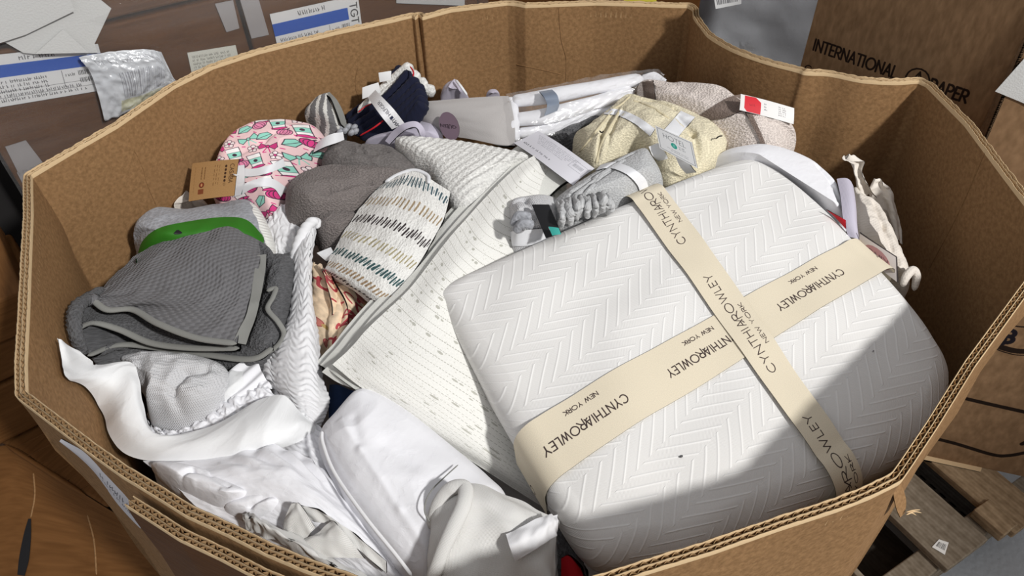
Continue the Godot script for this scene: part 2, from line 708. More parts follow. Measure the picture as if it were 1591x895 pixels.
const GLYPHS := {
	"A": "0,6 2,0 4,6;0.7,4 3.3,4", "B": "0,0 0,6;0,0 1.8,0;0,2.8 1.8,2.8;0,6 1.8,6;o1.8,1.4,1.4,1.4,-90,90;o1.8,4.4,1.8,1.6,-90,90",
	"C": "o2.6,3,2.6,3,-50,-310", "D": "0,0 0,6;0,0 1,0;0,6 1,6;o1,3,2.8,3,-90,90", "E": "2.6,0 0,0 0,6 2.6,6;0,2.9 2.3,2.9", "F": "2.6,0 0,0 0,6;0,2.9 2.2,2.9",
	"G": "o2.6,3,2.6,3,-45,-335;5,4.2 5,3.3 3,3.3", "H": "0,0 0,6;3.6,0 3.6,6;0,2.9 3.6,2.9", "I": "0,0 0,6", "K": "0,0 0,6;3.4,0 0,3.2 3.6,6",
	"L": "0,0 0,6 2.4,6", "M": "0,6 0.5,0 2.6,5 4.7,0 5.2,6", "N": "0,6 0,0 4,6 4,0", "O": "o3,3,3,3,0,360", "P": "0,0 0,6;0,0 1.6,0;0,3.2 1.6,3.2;o1.6,1.6,1.6,1.6,-90,90",
	"Q": "o3,3,3,3,0,360;3.4,4.4 5.4,6.4", "R": "0,0 0,6;0,0 1.6,0;0,3.2 1.6,3.2;o1.6,1.6,1.6,1.6,-90,90;1.4,3.2 3.6,6", "S": "o1.6,1.5,1.4,1.5,-30,-270;o1.6,4.5,1.6,1.5,-90,150",
	"T": "-0.2,0 3.6,0;1.7,0 1.7,6", "U": "0,0 0,4;o1.8,4,1.8,2,180,0;3.6,4 3.6,0", "V": "0,0 2,6 4,0", "W": "0,0 1.6,6 3,0.6 4.4,6 6,0", "X": "0,0 4,6;4,0 0,6", "Y": "0,0 1.9,3 3.8,0;1.9,3 1.9,6",
	"r": "0,0.6 0,7.4;0,0.6 1.8,0.4;0,3.6 1.8,3.8;o1.8,2.1,1.7,1.7,-90,90;1.2,3.7 2.6,4.6 4.4,6.6;0,0.6 -2.2,5.4 -3.4,6",
	"8": "o2,1.5,1.5,1.5,0,360;o2,4.4,1.9,1.6,0,360", "1": "0.5,1.2 1.6,0 1.6,6", "2": "o1.8,1.8,1.7,1.8,180,380;3.4,2.6 0,6 3.6,6", "5": "3.4,0 0.4,0 0.2,2.6;o1.7,4.2,1.8,1.8,-130,140", "0": "o1.8,3,1.8,3,0,360", "4": "2.8,6 2.8,0 0,4.2 3.8,4.2", "'": "0,0 0,1.4",
}
const ADVANCE := {"I": 0.4, "C": 4.6, "O": 6.0, "Q": 6.0, "L": 2.4, "E": 2.6, "F": 2.6, "W": 6.0, "M": 5.2, "R": 3.4, "P": 3.2, "B": 3.6, "S": 3.2, "T": 3.4, "r": 3.6, " ": 1.6, "G": 5.0, "'": 0.4, "D": 3.8}

func field(n: int, f: Callable) -> ImageTexture:  # a grey height picture, f(x, y) for x, y from 0 to 1
	var b := PackedByteArray()
	b.resize(n * n)
	for y in n:
		for x in n: b[y * n + x] = clampi(int(f.call(float(x) / n, float(y) / n) * 255.0), 0, 255)
	return ImageTexture.create_from_image(Image.create_from_data(n, n, false, Image.FORMAT_L8, b))

func noise_image(n: int, freq: float, sd: int, kind := FastNoiseLite.TYPE_SIMPLEX_SMOOTH, octaves := 3) -> Image:
	var f := FastNoiseLite.new()
	f.noise_type = kind
	f.frequency = freq
	f.seed = sd
	f.fractal_octaves = octaves
	return f.get_seamless_image(n, n)

func tinted(im: Image, lo: Color, hi: Color, im2 = null, share := 0.0) -> ImageTexture:
	var n := im.get_width()
	var a := im.get_data()
	var a2: PackedByteArray = im2.get_data() if im2 else a
	var b := PackedByteArray()
	b.resize(n * n * 3)
	for i in n * n:
		var t := lerpf(a[i], a2[i], share) / 255.0
		b[i * 3] = int(lerpf(lo.r8, hi.r8, t))
		b[i * 3 + 1] = int(lerpf(lo.g8, hi.g8, t))
		b[i * 3 + 2] = int(lerpf(lo.b8, hi.b8, t))
	return ImageTexture.create_from_image(Image.create_from_data(n, n, false, Image.FORMAT_RGB8, b))

func make_textures():
	var blotch := noise_image(512, 0.045, 4, FastNoiseLite.TYPE_SIMPLEX_SMOOTH, 5)
	var fibre := noise_image(512, 0.09, 9, FastNoiseLite.TYPE_SIMPLEX_SMOOTH, 3)
	texs.kraft = tinted(blotch, Color8(117, 88, 58), Color8(163, 127, 89), fibre, 0.35)
	texs.terry = ImageTexture.create_from_image(noise_image(512, 0.07, 21, FastNoiseLite.TYPE_CELLULAR, 2))
	texs.tone = tinted(noise_image(512, 0.07, 21, FastNoiseLite.TYPE_CELLULAR, 2), Color8(205, 205, 205), Color8(255, 255, 255))
	texs.fine = ImageTexture.create_from_image(noise_image(512, 0.16, 5, FastNoiseLite.TYPE_SIMPLEX_SMOOTH, 2))
	texs.fibre = ImageTexture.create_from_image(fibre)
	texs.wood = field(256, func(x, y): return 0.5 + 0.25 * sin(TAU * (y * 9 + 0.35 * sin(TAU * x) + 0.2 * sin(TAU * y * 3))) + 0.2 * sin(TAU * y * 31))
	texs.wood_tone = tinted(texs.wood.get_image(), Color8(178, 172, 164), Color8(255, 255, 255), noise_image(256, 0.06, 3), 0.5)
	var st := nz(1.0, 17, 3)
	texs.streak = field(256, func(x, y): return 0.5 + 0.35 * st.get_noise_2d(sin(TAU * x) * 0.8 + 3.0, y * 34.0) + 0.25 * st.get_noise_2d(sin(TAU * x) * 0.5 + 9.0, y * 9.0))
	texs.kraft_streak = tinted(texs.streak.get_image(), Color8(124, 94, 62), Color8(162, 128, 92))
	var rg := FastNoiseLite.new()
	rg.frequency = 0.011
	rg.seed = 40
	rg.fractal_type = FastNoiseLite.FRACTAL_RIDGED
	rg.fractal_octaves = 3
	rg.domain_warp_enabled = true
	rg.domain_warp_amplitude = 25.0
	texs.wrinkle = ImageTexture.create_from_image(rg.get_seamless_image(512, 512))
	texs.weave = field(256, func(x, y): return 0.5 + 0.25 * sin(TAU * 32 * x) * sin(TAU * 32 * y) + 0.2 * sin(TAU * 32 * x))
	texs.rib = field(256, func(x, y): return 0.5 + 0.5 * sin(TAU * (8 * x + 0.08 * sin(TAU * 2 * y))) * (0.8 + 0.2 * sin(TAU * 24 * y)))
	texs.waffle = field(256, func(x, y): return 1.0 - maxf(absf(sin(PI * 12 * x)), absf(sin(PI * 12 * y))) * 0.8)
	texs.herring = field(512, func(x, y):
		var q := absf(fposmod(y * 2.0, 2.0) - 1.0)
		var f := fposmod(x * 4.0 + q * 2.2 + 0.5 * float(int(y * 2.0)), 1.0)
		var ridge := exp(-pow((f - 0.5) / 0.085, 2.0))
		var fine := 0.5 + 0.5 * sin(TAU * (x * 40.0 - q * 22.0))
		return 0.18 + 0.62 * ridge + 0.16 * fine * (1.0 - ridge))
	var hb: PackedByteArray = texs.herring.get_image().get_data()
	texs.herring_tone = tinted(Image.create_from_data(512, 512, false, Image.FORMAT_L8, hb), Color8(238, 237, 236), Color8(255, 255, 255))
	texs.popcorn = field(256, func(x, y):
		var row := int(y * 16)
		var q := Vector2(fposmod(x * 12.0 + 0.5 * (row % 2), 1.0) - 0.5, fposmod(y * 16.0, 1.0) - 0.5)
		return maxf(0.0, 1.0 - q.length() * 1.9))
	texs.loops = field(256, func(x, y):
		return 0.5 + 0.3 * sin(TAU * (26 * x + 0.2 * sin(TAU * 6 * y))) * sin(TAU * 14 * y) + 0.2 * sin(TAU * 26 * x))

func cloth(c: Color, tex: Texture2D, tile: float, bump: float, rough := 0.92, sheen := 0.25, colour: Texture2D = null, ctile := 0.0) -> StandardMaterial3D:
	var m := StandardMaterial3D.new()
	m.albedo_color = c
	m.roughness = rough
	m.metallic_specular = 0.25
	if sheen > 0:
		m.rim_enabled = true
		m.rim = sheen
		m.rim_tint = 0.4
	if tex:
		m.heightmap_enabled = true
		m.heightmap_texture = tex
		m.heightmap_scale = bump * 100.0
	m.uv1_scale = Vector3.ONE / tile
	if colour: m.albedo_texture = colour
	elif tex == texs.terry: m.albedo_texture = texs.tone
	return m

func printed(t: Texture2D, rough := 0.6) -> StandardMaterial3D:
	var m := StandardMaterial3D.new()
	m.albedo_texture = t
	m.roughness = rough
	m.metallic_specular = 0.4
	m.texture_repeat = false
	return m

func plain_mat(c: Color, rough := 0.7, metal := 0.0) -> StandardMaterial3D:
	var m := StandardMaterial3D.new()
	m.albedo_color = c
	m.roughness = rough
	m.metallic = metal
	m.metallic_specular = 0.35
	return m

func film(c: Color, alpha: float, rough := 0.12) -> StandardMaterial3D:
	var m := StandardMaterial3D.new()
	m.transparency = BaseMaterial3D.TRANSPARENCY_ALPHA
	m.albedo_color = Color(c, alpha)
	m.roughness = rough
	m.heightmap_enabled = true
	m.heightmap_texture = texs.fibre
	m.heightmap_scale = 0.05
	m.uv1_scale = Vector3.ONE * 6.0
	return m

func make_materials():
	mats.kraft = cloth(Color(1, 1, 1), texs.fibre, 0.24, 0.0002, 0.82, 0.0, texs.kraft)
	mats.kraft_edge = plain_mat(Color8(212, 184, 144), 0.85)
	mats.kraft_flute = plain_mat(Color8(172, 142, 104), 0.9)
	mats.kraft_dark = cloth(Color(0.62, 0.52, 0.41), texs.streak, 0.24, 0.0006, 0.6, 0.0, texs.kraft_streak)
	mats.kraft_mid = cloth(Color(0.76, 0.67, 0.56), texs.streak, 0.24, 0.0008, 0.7, 0.0, texs.kraft_streak)
	mats.kraft_grey = cloth(Color(0.86, 0.9, 1.0), texs.fibre, 0.3, 0.0002, 0.85, 0.0, texs.kraft)
	mats.white = cloth(Color8(232, 232, 234), texs.weave, 0.03, 0.00025)
	mats.white_smooth = cloth(Color8(234, 234, 238), texs.wrinkle, 0.4, 0.0010)
	mats.white_terry = cloth(Color8(246, 245, 241), texs.terry, 0.19, 0.0016)
	mats.paper = cloth(Color8(232, 233, 234), texs.wrinkle, 0.5, 0.0012, 0.6, 0.0)
	mats.paper_grey = cloth(Color8(196, 196, 194), texs.fibre, 0.2, 0.0003, 0.6, 0.0)
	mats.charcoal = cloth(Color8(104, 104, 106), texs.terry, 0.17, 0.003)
	mats.charcoal_pop = cloth(Color8(112, 111, 113), texs.popcorn, 0.11, 0.0022)
	mats.charcoal_hem = cloth(Color8(134, 134, 130), texs.weave, 0.03, 0.0002)
	mats.grey_terry = cloth(Color8(176, 178, 184), texs.terry, 0.22, 0.0012)
	mats.grey_roll = cloth(Color8(206, 207, 208), texs.terry, 0.12, 0.0012)
	mats.grey_loops = cloth(Color8(205, 205, 207), texs.loops, 0.07, 0.0012)
	mats.plush = cloth(Color8(138, 130, 127), texs.terry, 0.14, 0.0026)
	mats.plush_dark = cloth(Color8(124, 119, 117), texs.terry, 0.17, 0.0016)
	mats.navy = cloth(Color8(30, 33, 52), texs.loops, 0.05, 0.0006)
	mats.cream = cloth(Color8(246, 236, 206), texs.terry, 0.14, 0.0014)
	mats.cream_hem = cloth(Color8(214, 203, 172), texs.weave, 0.03, 0.0002)
	mats.beige = cloth(Color8(242, 230, 222), texs.terry, 0.14, 0.0022)
	mats.brown_band = cloth(Color8(138, 122, 113), texs.terry, 0.12, 0.0013)
	mats.lavender = cloth(Color8(196, 191, 206), texs.weave, 0.04, 0.0003)
	mats.waffle = cloth(Color8(222, 214, 204), texs.waffle, 0.05, 0.0006)
	mats.tissue = cloth(Color8(226, 219, 210), texs.fibre, 0.2, 0.0003, 0.7, 0.0)
	mats.ribbed_white = cloth(Color8(230, 229, 224), texs.rib, 0.05, 0.0011)
	mats.label = plain_mat(Color8(228, 228, 228), 0.6)
	mats.green = plain_mat(Color8(48, 112, 28), 0.55)
	mats.black = plain_mat(Color8(28, 28, 30), 0.5)
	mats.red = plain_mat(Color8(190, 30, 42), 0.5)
	mats.blue = cloth(Color8(58, 78, 120), texs.weave, 0.03, 0.0004)
	mats.yellow = cloth(Color8(232, 222, 160), texs.weave, 0.03, 0.0003)
	mats.band_white = cloth(Color8(232, 233, 236), texs.weave, 0.02, 0.00015, 0.6, 0.0)
	mats.satin = cloth(Color8(176, 172, 170), texs.fine, 0.3, 0.0002, 0.35, 0.3)
	mats.slate = cloth(Color8(120, 130, 146), texs.fine, 0.2, 0.0002, 0.5)
	mats.film = film(Color(1, 1, 1), 0.025, 0.1)
	mats.wrap = film(Color(0.92, 0.93, 0.95), 0.2, 0.16)
	mats.tape = plain_mat(Color8(150, 146, 146), 0.3)
	mats.wood = cloth(Color8(176, 152, 122), texs.wood, 0.3, 0.0008, 0.85, 0.0, texs.wood_tone)
	mats.wood_grey = cloth(Color8(146, 134, 118), texs.wood, 0.3, 0.0008, 0.9, 0.0, texs.wood_tone)
	mats.wood_shade = cloth(Color8(66, 60, 54), texs.wood, 0.3, 0.0008, 0.9, 0.0, texs.wood_tone)  # dark tone carries the shade between the pallet deck boards
	mats.floor = cloth(Color8(178, 180, 182), texs.fibre, 0.9, 0.0012, 0.55, 0.0)
	mats.bulk_film = cloth(Color8(150, 150, 152), texs.fibre, 0.5, 0.001, 0.28, 0.0)
	mats.dark = plain_mat(Color8(40, 38, 38), 0.7)  # near-black that holds the shadow left of the wrapped stack

func make_prints():
	var g := RandomNumberGenerator.new()
	g.seed = 12
	mats.quilt = cloth(Color8(238, 237, 235), texs.herring, 0.056, 0.0009, 0.9, 0.3, texs.herring_tone)
	mats.quilt.uv1_scale = Vector3(1.0 / 0.098, 1.0 / 0.076, 1.0)
	mats.quilt_plain = cloth(Color8(226, 225, 224), texs.weave, 0.03, 0.0003)
	# pink cloth printed with pumpkins, bows, cups, leaves and flowers
	var k := Ink.new(512, 512, Color8(240, 205, 206))
	var edge := Color8(70, 52, 66)
	var pink := Color8(214, 66, 132)
	var soft := Color8(236, 142, 178)
	var mint := Color8(150, 214, 196)
	var spots := []
	for r in 7:
		for c in 7:
			spots.append([36 + c * 73 + g.randi_range(-9, 9), 36 + r * 73 + g.randi_range(-9, 9), (c * 2 + r * 3) % 5])
			spots.append([72 + c * 73, 72 + r * 73, 5])
	for s in spots:
		var o := Vector2(s[0], s[1])
		var t := g.randf_range(-0.6, 0.6)
		match s[2]:
			0:
				k.shape(k.arc(o, 33, 24, 0, 360, t), soft if g.randf() < 0.5 else pink, 3, edge)
				for e in [10, 22]: k.path(k.arc(o, e, 23, 0, 360, t), 2.5, edge)
				k.line(o + Vector2(0, -24).rotated(t), o + Vector2(6, -34).rotated(t), 6, edge)
			1:
				var c := pink if g.randf() < 0.5 else mint
				for sg in [-1, 1]:
					k.shape([o, o + Vector2(38 * sg, -24).rotated(t), o + Vector2(44 * sg, 2).rotated(t), o + Vector2(34 * sg, 18).rotated(t)], c, 3, edge)
					k.line(o, o + Vector2(16 * sg, 36).rotated(t), 5, c)
				k.shape(k.arc(o, 8, 9, 0, 360), c, 3, edge)
			2:
				k.shape([o + Vector2(-30, -40), o + Vector2(30, -40), o + Vector2(24, 42), o + Vector2(-24, 42)], Color8(244, 240, 238), 3, edge)
				k.shape([o + Vector2(-27, -14), o + Vector2(27, -14), o + Vector2(25, 18), o + Vector2(-25, 18)], mint, 2, edge)
				k.shape(k.arc(o + Vector2(0, 2), 9, 9, 0, 360), edge, 0, edge)
				k.shape(k.arc(o + Vector2(0, 42), 30, 8, 0, 360), pink, 3, edge)
			3:
				k.shape([o + Vector2(-34, 8).rotated(t), o + Vector2(-10, -20).rotated(t), o + Vector2(24, -18).rotated(t), o + Vector2(36, 6).rotated(t), o + Vector2(4, 22).rotated(t)], mint, 3, edge)
				k.line(o + Vector2(-34, 8).rotated(t), o + Vector2(30, 0).rotated(t), 2.5, edge)
			4:
				for a in 5: k.shape(k.arc(o + Vector2(15, 0).rotated(a * TAU / 5), 10, 10, 0, 360), Color8(246, 230, 230), 2.5, edge)
				k.shape(k.arc(o, 6, 6, 0, 360), pink, 2, edge)
			5:
				k.line(o, o + Vector2(9, 7).rotated(t), 5, pink)
	mats.pink_print = cloth(Color(1, 1, 1), texs.weave, 0.22, 0.0001, 0.85, 0.2, k.tex())
	# zebra stripes
	var z := FastNoiseLite.new()
	z.seed = 6
	z.frequency = 0.011
	var zi := Image.create_empty(256, 256, false, Image.FORMAT_RGB8)
	var zf := FastNoiseLite.new()
	zf.seed = 2
	zf.frequency = 0.2
	for y in 256:
		for x in 256:
			var f := sin(x * TAU * 9.0 / 256.0 + z.get_noise_2d(x, y) * 3.4 + zf.get_noise_2d(x, y) * 0.8)
			zi.set_pixel(x, y, Color8(205, 203, 198) if f > 0.25 else Color8(112, 111, 112))
	mats.zebra = cloth(Color(1, 1, 1), texs.terry, 0.2, 0.001, 0.92, 0.2, ImageTexture.create_from_image(zi))
	# white towel with rows of short coloured dashes
	k = Ink.new(640, 960, Color8(230, 229, 225))
	var cols := [Color8(70, 92, 100), Color8(160, 140, 112), Color8(52, 44, 46), Color8(170, 160, 128), Color8(58, 86, 88), Color8(162, 138, 110), Color8(58, 46, 48)]
	for r in 7:
		for i in 19:
			var x := 18 + i * 33 + g.randf_range(-4, 4)
			var y := 62 + r * 134 + g.randf_range(-8, 8)
			k.line(Vector2(x + 9, y - 24), Vector2(x - 9, y + 24), 15 if r > 3 else 11, cols[r])
			if r % 2 == 0: k.line(Vector2(x + 20, y - 10), Vector2(x + 12, y + 12), 5, cols[r])
	k.grain(4, 0.12, 0.12)
	mats.dashes = printed(k.tex(), 0.92)
	mats.dashes.heightmap_enabled = true
	mats.dashes.heightmap_texture = texs.terry
	mats.dashes.heightmap_scale = 0.15
	# dotted cream muslin: rows of pinholes and scattered slubs
	k = Ink.new(1024, 1024, Color8(230, 229, 224))
	k.grain(9, 0.05, 0.25)
	for r in 26:
		var y := 20 + r * 39.0
		var x := 0.0
		while x < 1024:
			k.line(Vector2(x, y), Vector2(x + 5, y), 2.6 if r % 2 else 1.8, Color8(150, 148, 138))
			x += 11.0
	for i in 150:
		var o := Vector2(g.randf_range(10, 1014), 20 + (g.randi() % 26) * 39.0 + 12)
		var e := g.randf_range(7, 15)
		k.shape(k.arc(o, e, e * 0.5, 0, 360), Color8(182, 181, 172), 0, edge)
	for i in 700: k.line(Vector2(g.randf_range(0, 1024), g.randf_range(0, 1024)), Vector2(g.randf_range(0, 1024), 0), 0.0, edge) if false else k.shape(k.arc(Vector2(g.randf_range(4, 1020), g.randf_range(4, 1020)), 2.6, 1.8, 0, 360), Color8(196, 195, 186), 0, edge)
	mats.muslin = cloth(Color(1, 1, 1), texs.fine, 0.1, 0.0005, 0.92, 0.2, k.tex())
	mats.muslin.uv1_scale = Vector3.ONE / 0.34
	mats.muslin_plain = cloth(Color8(230, 230, 224), texs.fine, 0.09, 0.0007)
	# old floral sheet
	k = Ink.new(512, 512, Color8(230, 206, 176))
	k.grain(14, 0.16, 0.02)
	for i in 26:
		var o := Vector2(g.randf_range(0, 512), g.randf_range(0, 512))
		k.path(k.arc(o, g.randf_range(24, 60), g.randf_range(20, 44), g.randf_range(0, 180), g.randf_range(190, 400), g.randf()), g.randf_range(8, 20), Color8(176, 72, 78))
	for i in 12:
		var o := Vector2(g.randf_range(20, 490), g.randf_range(20, 490))
		k.shape(k.arc(o, 26, 18, 0, 360, g.randf()), Color8(206, 128, 118), 3, Color8(150, 60, 66))
		k.shape(k.arc(o + Vector2(30, 20), 18, 9, 0, 360, 0.6), Color8(190, 160, 104), 0, edge)
	k.grain(3, 0.08, 0.4)
	mats.floral = cloth(Color(1, 1, 1), texs.weave, 0.16, 0.0002, 0.9, 0.2, k.tex())
	# flecked linen for the tied cream cloths
	mats.gauze = cloth(Color8(226, 225, 222), texs.weave, 0.045, 0.0006, 0.95, 0.1)
	mats.gauze.backlight_enabled = true
	mats.gauze.backlight = Color(0.35, 0.35, 0.35)


# ---------------------------------------------------------------- the setting
func build_floor():
	var f := part("floor", slab(Vector3(9, 0.1, 9), Transform3D(Basis(), Vector3(0, -0.05, -1.5)), 0.01), mats.floor, self)
	f.set_meta("kind", "structure")
	tag(f, "smooth grey concrete warehouse floor below the pallets", "", "", "structure")


const RIM_LINES := [
	[[40, 607], [39, 560], [43, 480], [46, 400], [49, 330], [48, 272]],
	[[48, 272], [110, 235], [180, 195], [270, 133], [330, 103], [400, 80], [520, 50], [640, 24], [645, 27], [650, 22]],
	[[650, 22], [656, 27], [663, 25], [700, 15], [788, 4]],
	[[788, 4], [800, 5], [816, 8], [875, 6], [925, 4], [1000, 6], [1061, 8], [1068, 8]],
	[[1068, 8], [1076, 13], [1078, 25], [1088, 40], [1103, 56], [1140, 77], [1190, 95], [1240, 108], [1252, 112], [1290, 114], [1340, 124], [1390, 127], [1428, 125]],
	[[1428, 125], [1440, 130], [1500, 190], [1560, 270], [1600, 322], [1640, 380]],
	[[1640, 380], [1591, 437], [1500, 560], [1440, 655], [1400, 714], [1385, 735]],
	[[1385, 735], [1340, 757], [1290, 776], [1200, 805], [1100, 840], [1000, 870], [920, 896], [800, 950], [770, 961]],
	[[770, 961], [640, 930], [540, 889], [480, 868], [420, 843], [360, 813], [300, 786], [250, 755], [200, 725], [150, 690], [90, 645], [40, 607]],
]
var rim_pts := []  # every 2 mm round the rim: [point, outward normal, panel]

func build_bin():
	for k in RIM_LINES.size():
		var line := []
		for q in RIM_LINES[k]: line.append(P(q[0], q[1], 0))
		if k == 4:
			var soft := []
			for i in 61: soft.append(along(line, i / 60.0))
			line = soft
		for i in line.size() - 1:
			var steps := maxi(1, int(line[i].distance_to(line[i + 1]) / 0.00125))
			for s in steps: rim_pts.append([line[i].lerp(line[i + 1], float(s) / steps), Vector3.ZERO, k])
	var n := rim_pts.size()
	for pass_ in 2:
		var old := []
		for r in rim_pts: old.append(r[0])
		for i in n: rim_pts[i][0] = (old[i - 1] + old[i] + old[(i + 1) % n]) / 3.0
	for i in n:
		var d: Vector3 = rim_pts[(i + 4) % n][0] - rim_pts[i - 4][0]
		rim_pts[i][1] = Vector3(d.z, 0, -d.x).normalized()  # outward while the rim runs clockwise seen from above
	var root := thing("cardboard_bin", "large open octagonal kraft cardboard bin heaped with returned towels and bedding", "bin")
	var chip := nz(60.0, 5)
	for k in RIM_LINES.size():
		var idx := []
		for i in n:
			if rim_pts[i][2] == k: idx.append(i)
		idx.append((idx[-1] + 1) % n)
		var face := wall_strip(idx, 0.0, 0.0105, 0.0)
		var pn := part("side_panel", face, mats.kraft, root)
		var edge := flute_edge(idx, 0.0, chip, 0.0)
		var fe := part("corrugated_edge", edge[0], mats.kraft_flute, pn)
		fe.set_meta("label", "raw edge showing two rows of flutes")
		part("liner_edge", edge[1], mats.kraft_edge, pn)
	# crinkles pressed into the panels
	for q in [[1, [[208, 232], [222, 262], [228, 285], [242, 318]]], [3, [[868, 12], [872, 60], [879, 90], [879, 128]]], [3, [[802, 100], [840, 108], [874, 116]]], [2, [[700, 128], [745, 112], [786, 100]]], [5, [[1531, 236], [1490, 330], [1440, 425]]], [1, [[556, 105], [552, 130], [560, 165]]]]:
		var wall: MeshInstance3D = null
		var seen := 0
		for c in root.get_children():
			if seen == q[0]: wall = c
			seen += 1
		part("crease", drape_line([wall.mesh], q[1], 0.0011, 0.0002, 0.5, 6), mats.kraft, wall)
	# the torn outer board that laps the front left panel
	var lap := []
	for i in n:
		if rim_pts[i][2] == 8 and i > 0:
			var q: Vector3 = rim_pts[i][0]
			if q.x > P(196, 745, 0).x + 0.012: lap.append(i)
	var lp := part("lapped_panel", wall_strip(lap, 0.016, 0.027, -0.016), mats.kraft_dark, root, "second board lapped over the outside, torn at its end")
	var le := flute_edge(lap, 0.0165, chip, -0.016)
	part("corrugated_edge", le[0], mats.kraft_flute, lp)
	part("liner_edge", le[1], mats.kraft_edge, lp)
	# white sheet on the outside of the front left panel
	var a := P(40, 607, 0)
	var b := P(300, 786, 0)
	var d := (b - a).normalized()
	var nrm := Vector3(-d.z, 0, d.x)
	if nrm.z < 0: nrm = -nrm
	var dist := nrm.dot(a) + 0.014
	var top := []
	var mid := []
	var low := []
	for q in [[95, 682, 95, 686], [140, 708, 145, 732], [190, 752, 185, 786], [232, 800, 226, 828], [268, 851, 266, 853]]:
		var t := on_plane(q[0], q[1], nrm, dist)
		var l := on_plane(q[2], q[3], nrm, dist)
		top.append(t)
		mid.append((t + l) / 2.0 + nrm * 0.002)
		low.append(l)
	var ink := Ink.new(512, 128, Color8(205, 203, 208))
	ink.greek(170, 52, 420, 18, Color8(60, 60, 70), 3)
	ink.greek(180, 78, 380, 14, Color8(70, 70, 80), 4)
	part("label_sheet", patch([top, mid, low], 40, 8, 0.0006, null, true), printed(ink.tex()), root, "white printed sheet stuck on the outside")
	# the kraft strip torn from the right corner
	part("torn_strip", patch([[[1386, 738, -0.03], [1392, 738, -0.04]], [[1388, 765, -0.06], [1401, 752, -0.07]], [[1393, 790, -0.09], [1408, 778, -0.1]], [[1399, 804, -0.11], [1406, 797, -0.12]]], 6, 14, 0.001), mats.kraft, root)
	for q in [[1408, 796, -0.11, 1430, 792], [1410, 798, -0.11, 1432, 797], [1408, 800, -0.11, 1424, 801]]:
		part("torn_fibre", tube([P(q[0], q[1], q[2]), P((q[0] + q[3]) / 2, q[1] - 3, q[2]), P(q[3], q[4], q[2])], [0.0009, 0.0005], 1.0, 6, 8), mats.kraft_edge, root)

func wall_strip(idx: Array, o0: float, o1: float, dy: float) -> ArrayMesh:
	var downs := [0.0, 0.004, 0.03, 0.06, 0.1, 0.16, 0.24, 0.34, 0.5, 0.7, 0.985]
	var sway := nz(3.0, 12)
	var v := PackedVector3Array()
	var uv := PackedVector2Array()
	var ix := PackedInt32Array()
	var m := idx.size()
	for side in 2:
		for lv in downs:
			for t in m:
				var r = rim_pts[idx[t]]
				var push: float = sway.get_noise_2d(idx[t] * 0.00125, lv) * 0.012 * minf(1.0, lv * 8.0)
				var q: Vector3 = r[0] + r[1] * ((o0 if side == 0 else o1) + push)
				q.y = RIM + dy - lv - (0.0015 if lv == 0.0 else 0.0)
				v.append(q)
				uv.append(Vector2(idx[t] * 0.00125, lv))
	var rows := downs.size()
	for side in 2:
		for j in rows - 1:
			for i in m - 1:
				var a := (side * rows + j) * m + i
				if side == 0: ix.append_array([a, a + m + 1, a + 1, a, a + m, a + m + 1])
				else: ix.append_array([a, a + 1, a + m + 1, a, a + m + 1, a + m])
	var bot := rows - 1
	for i in m - 1:
		var a := bot * m + i
		var b := (rows + bot) * m + i
		ix.append_array([a, b, b + 1, a, b + 1, a + 1])
	return commit(v, face_normals(v, ix), uv, ix)

func flute_edge(idx: Array, o: float, chip: FastNoiseLite, dy: float) -> Array:
	# two rows of flutes between three liners, standing at the rim
	var fv := PackedVector3Array()
	var fu := PackedVector2Array()
	var fx := PackedInt32Array()
	var lv := PackedVector3Array()
	var lu := PackedVector2Array()
	var lx := PackedInt32Array()
	var m := idx.size()
	var ribbon := func(offs: Callable, half: float, deep: float, v: PackedVector3Array, uv: PackedVector2Array, ix: PackedInt32Array, lift: float, jag: float):
		var s := v.size()
		for t in m:
			var r = rim_pts[idx[t]]
			var w: float = offs.call(idx[t])
			for c in 4:
				var side := -half if c < 2 else half
				var q: Vector3 = r[0] + r[1] * (o + w + side)
				q.y = RIM + dy + (lift + jag * chip.get_noise_1d(idx[t] * 0.00125 + w * 90.0) if c == 1 or c == 2 else -deep)
				v.append(q)
				uv.append(Vector2(idx[t] * 0.00125, w))
		for t in m - 1:
			for c in 3:
				var a := s + t * 4 + c
				ix.append_array([a, a + 4, a + 5, a, a + 5, a + 1])
	ribbon.call(func(i): return 0.0011 + 0.0036 * absf(fposmod(i * 0.25, 2.0) - 1.0), 0.00035, 0.03, fv, fu, fx, -0.0006, 0.0008)
	ribbon.call(func(i): return 0.0061 + 0.0032 * absf(fposmod(i * 0.31 + 0.4, 2.0) - 1.0), 0.00035, 0.03, fv, fu, fx, -0.0006, 0.0008)
	for w in [0.0003, 0.0054, 0.0103]:
		ribbon.call(func(_i): return w, 0.0006, 0.03 if w == 0.0054 else 0.006, lv, lu, lx, 0.0006, 0.0016)
	return [commit(fv, face_normals(fv, fx), fu, fx), commit(lv, face_normals(lv, lx), lu, lx)]


func carton_box(called: String, label: String, o: Vector3, along_: Vector3, s0: float, s1: float, h0: float, h1: float, deep: float, m: Material, inward: Vector3, group := "") -> Node3D:
	var t := thing(called, label, "carton", group)
	var c := o + along_ * (s0 + s1) / 2.0 + inward * deep / 2.0
	c.y = RIM + (h0 + h1) / 2.0
	part("carton_body", slab(Vector3(s1 - s0, h1 - h0, deep), Transform3D(Basis(along_, Vector3.UP, along_.cross(Vector3.UP)), c), 0.006), m, t)
	return t

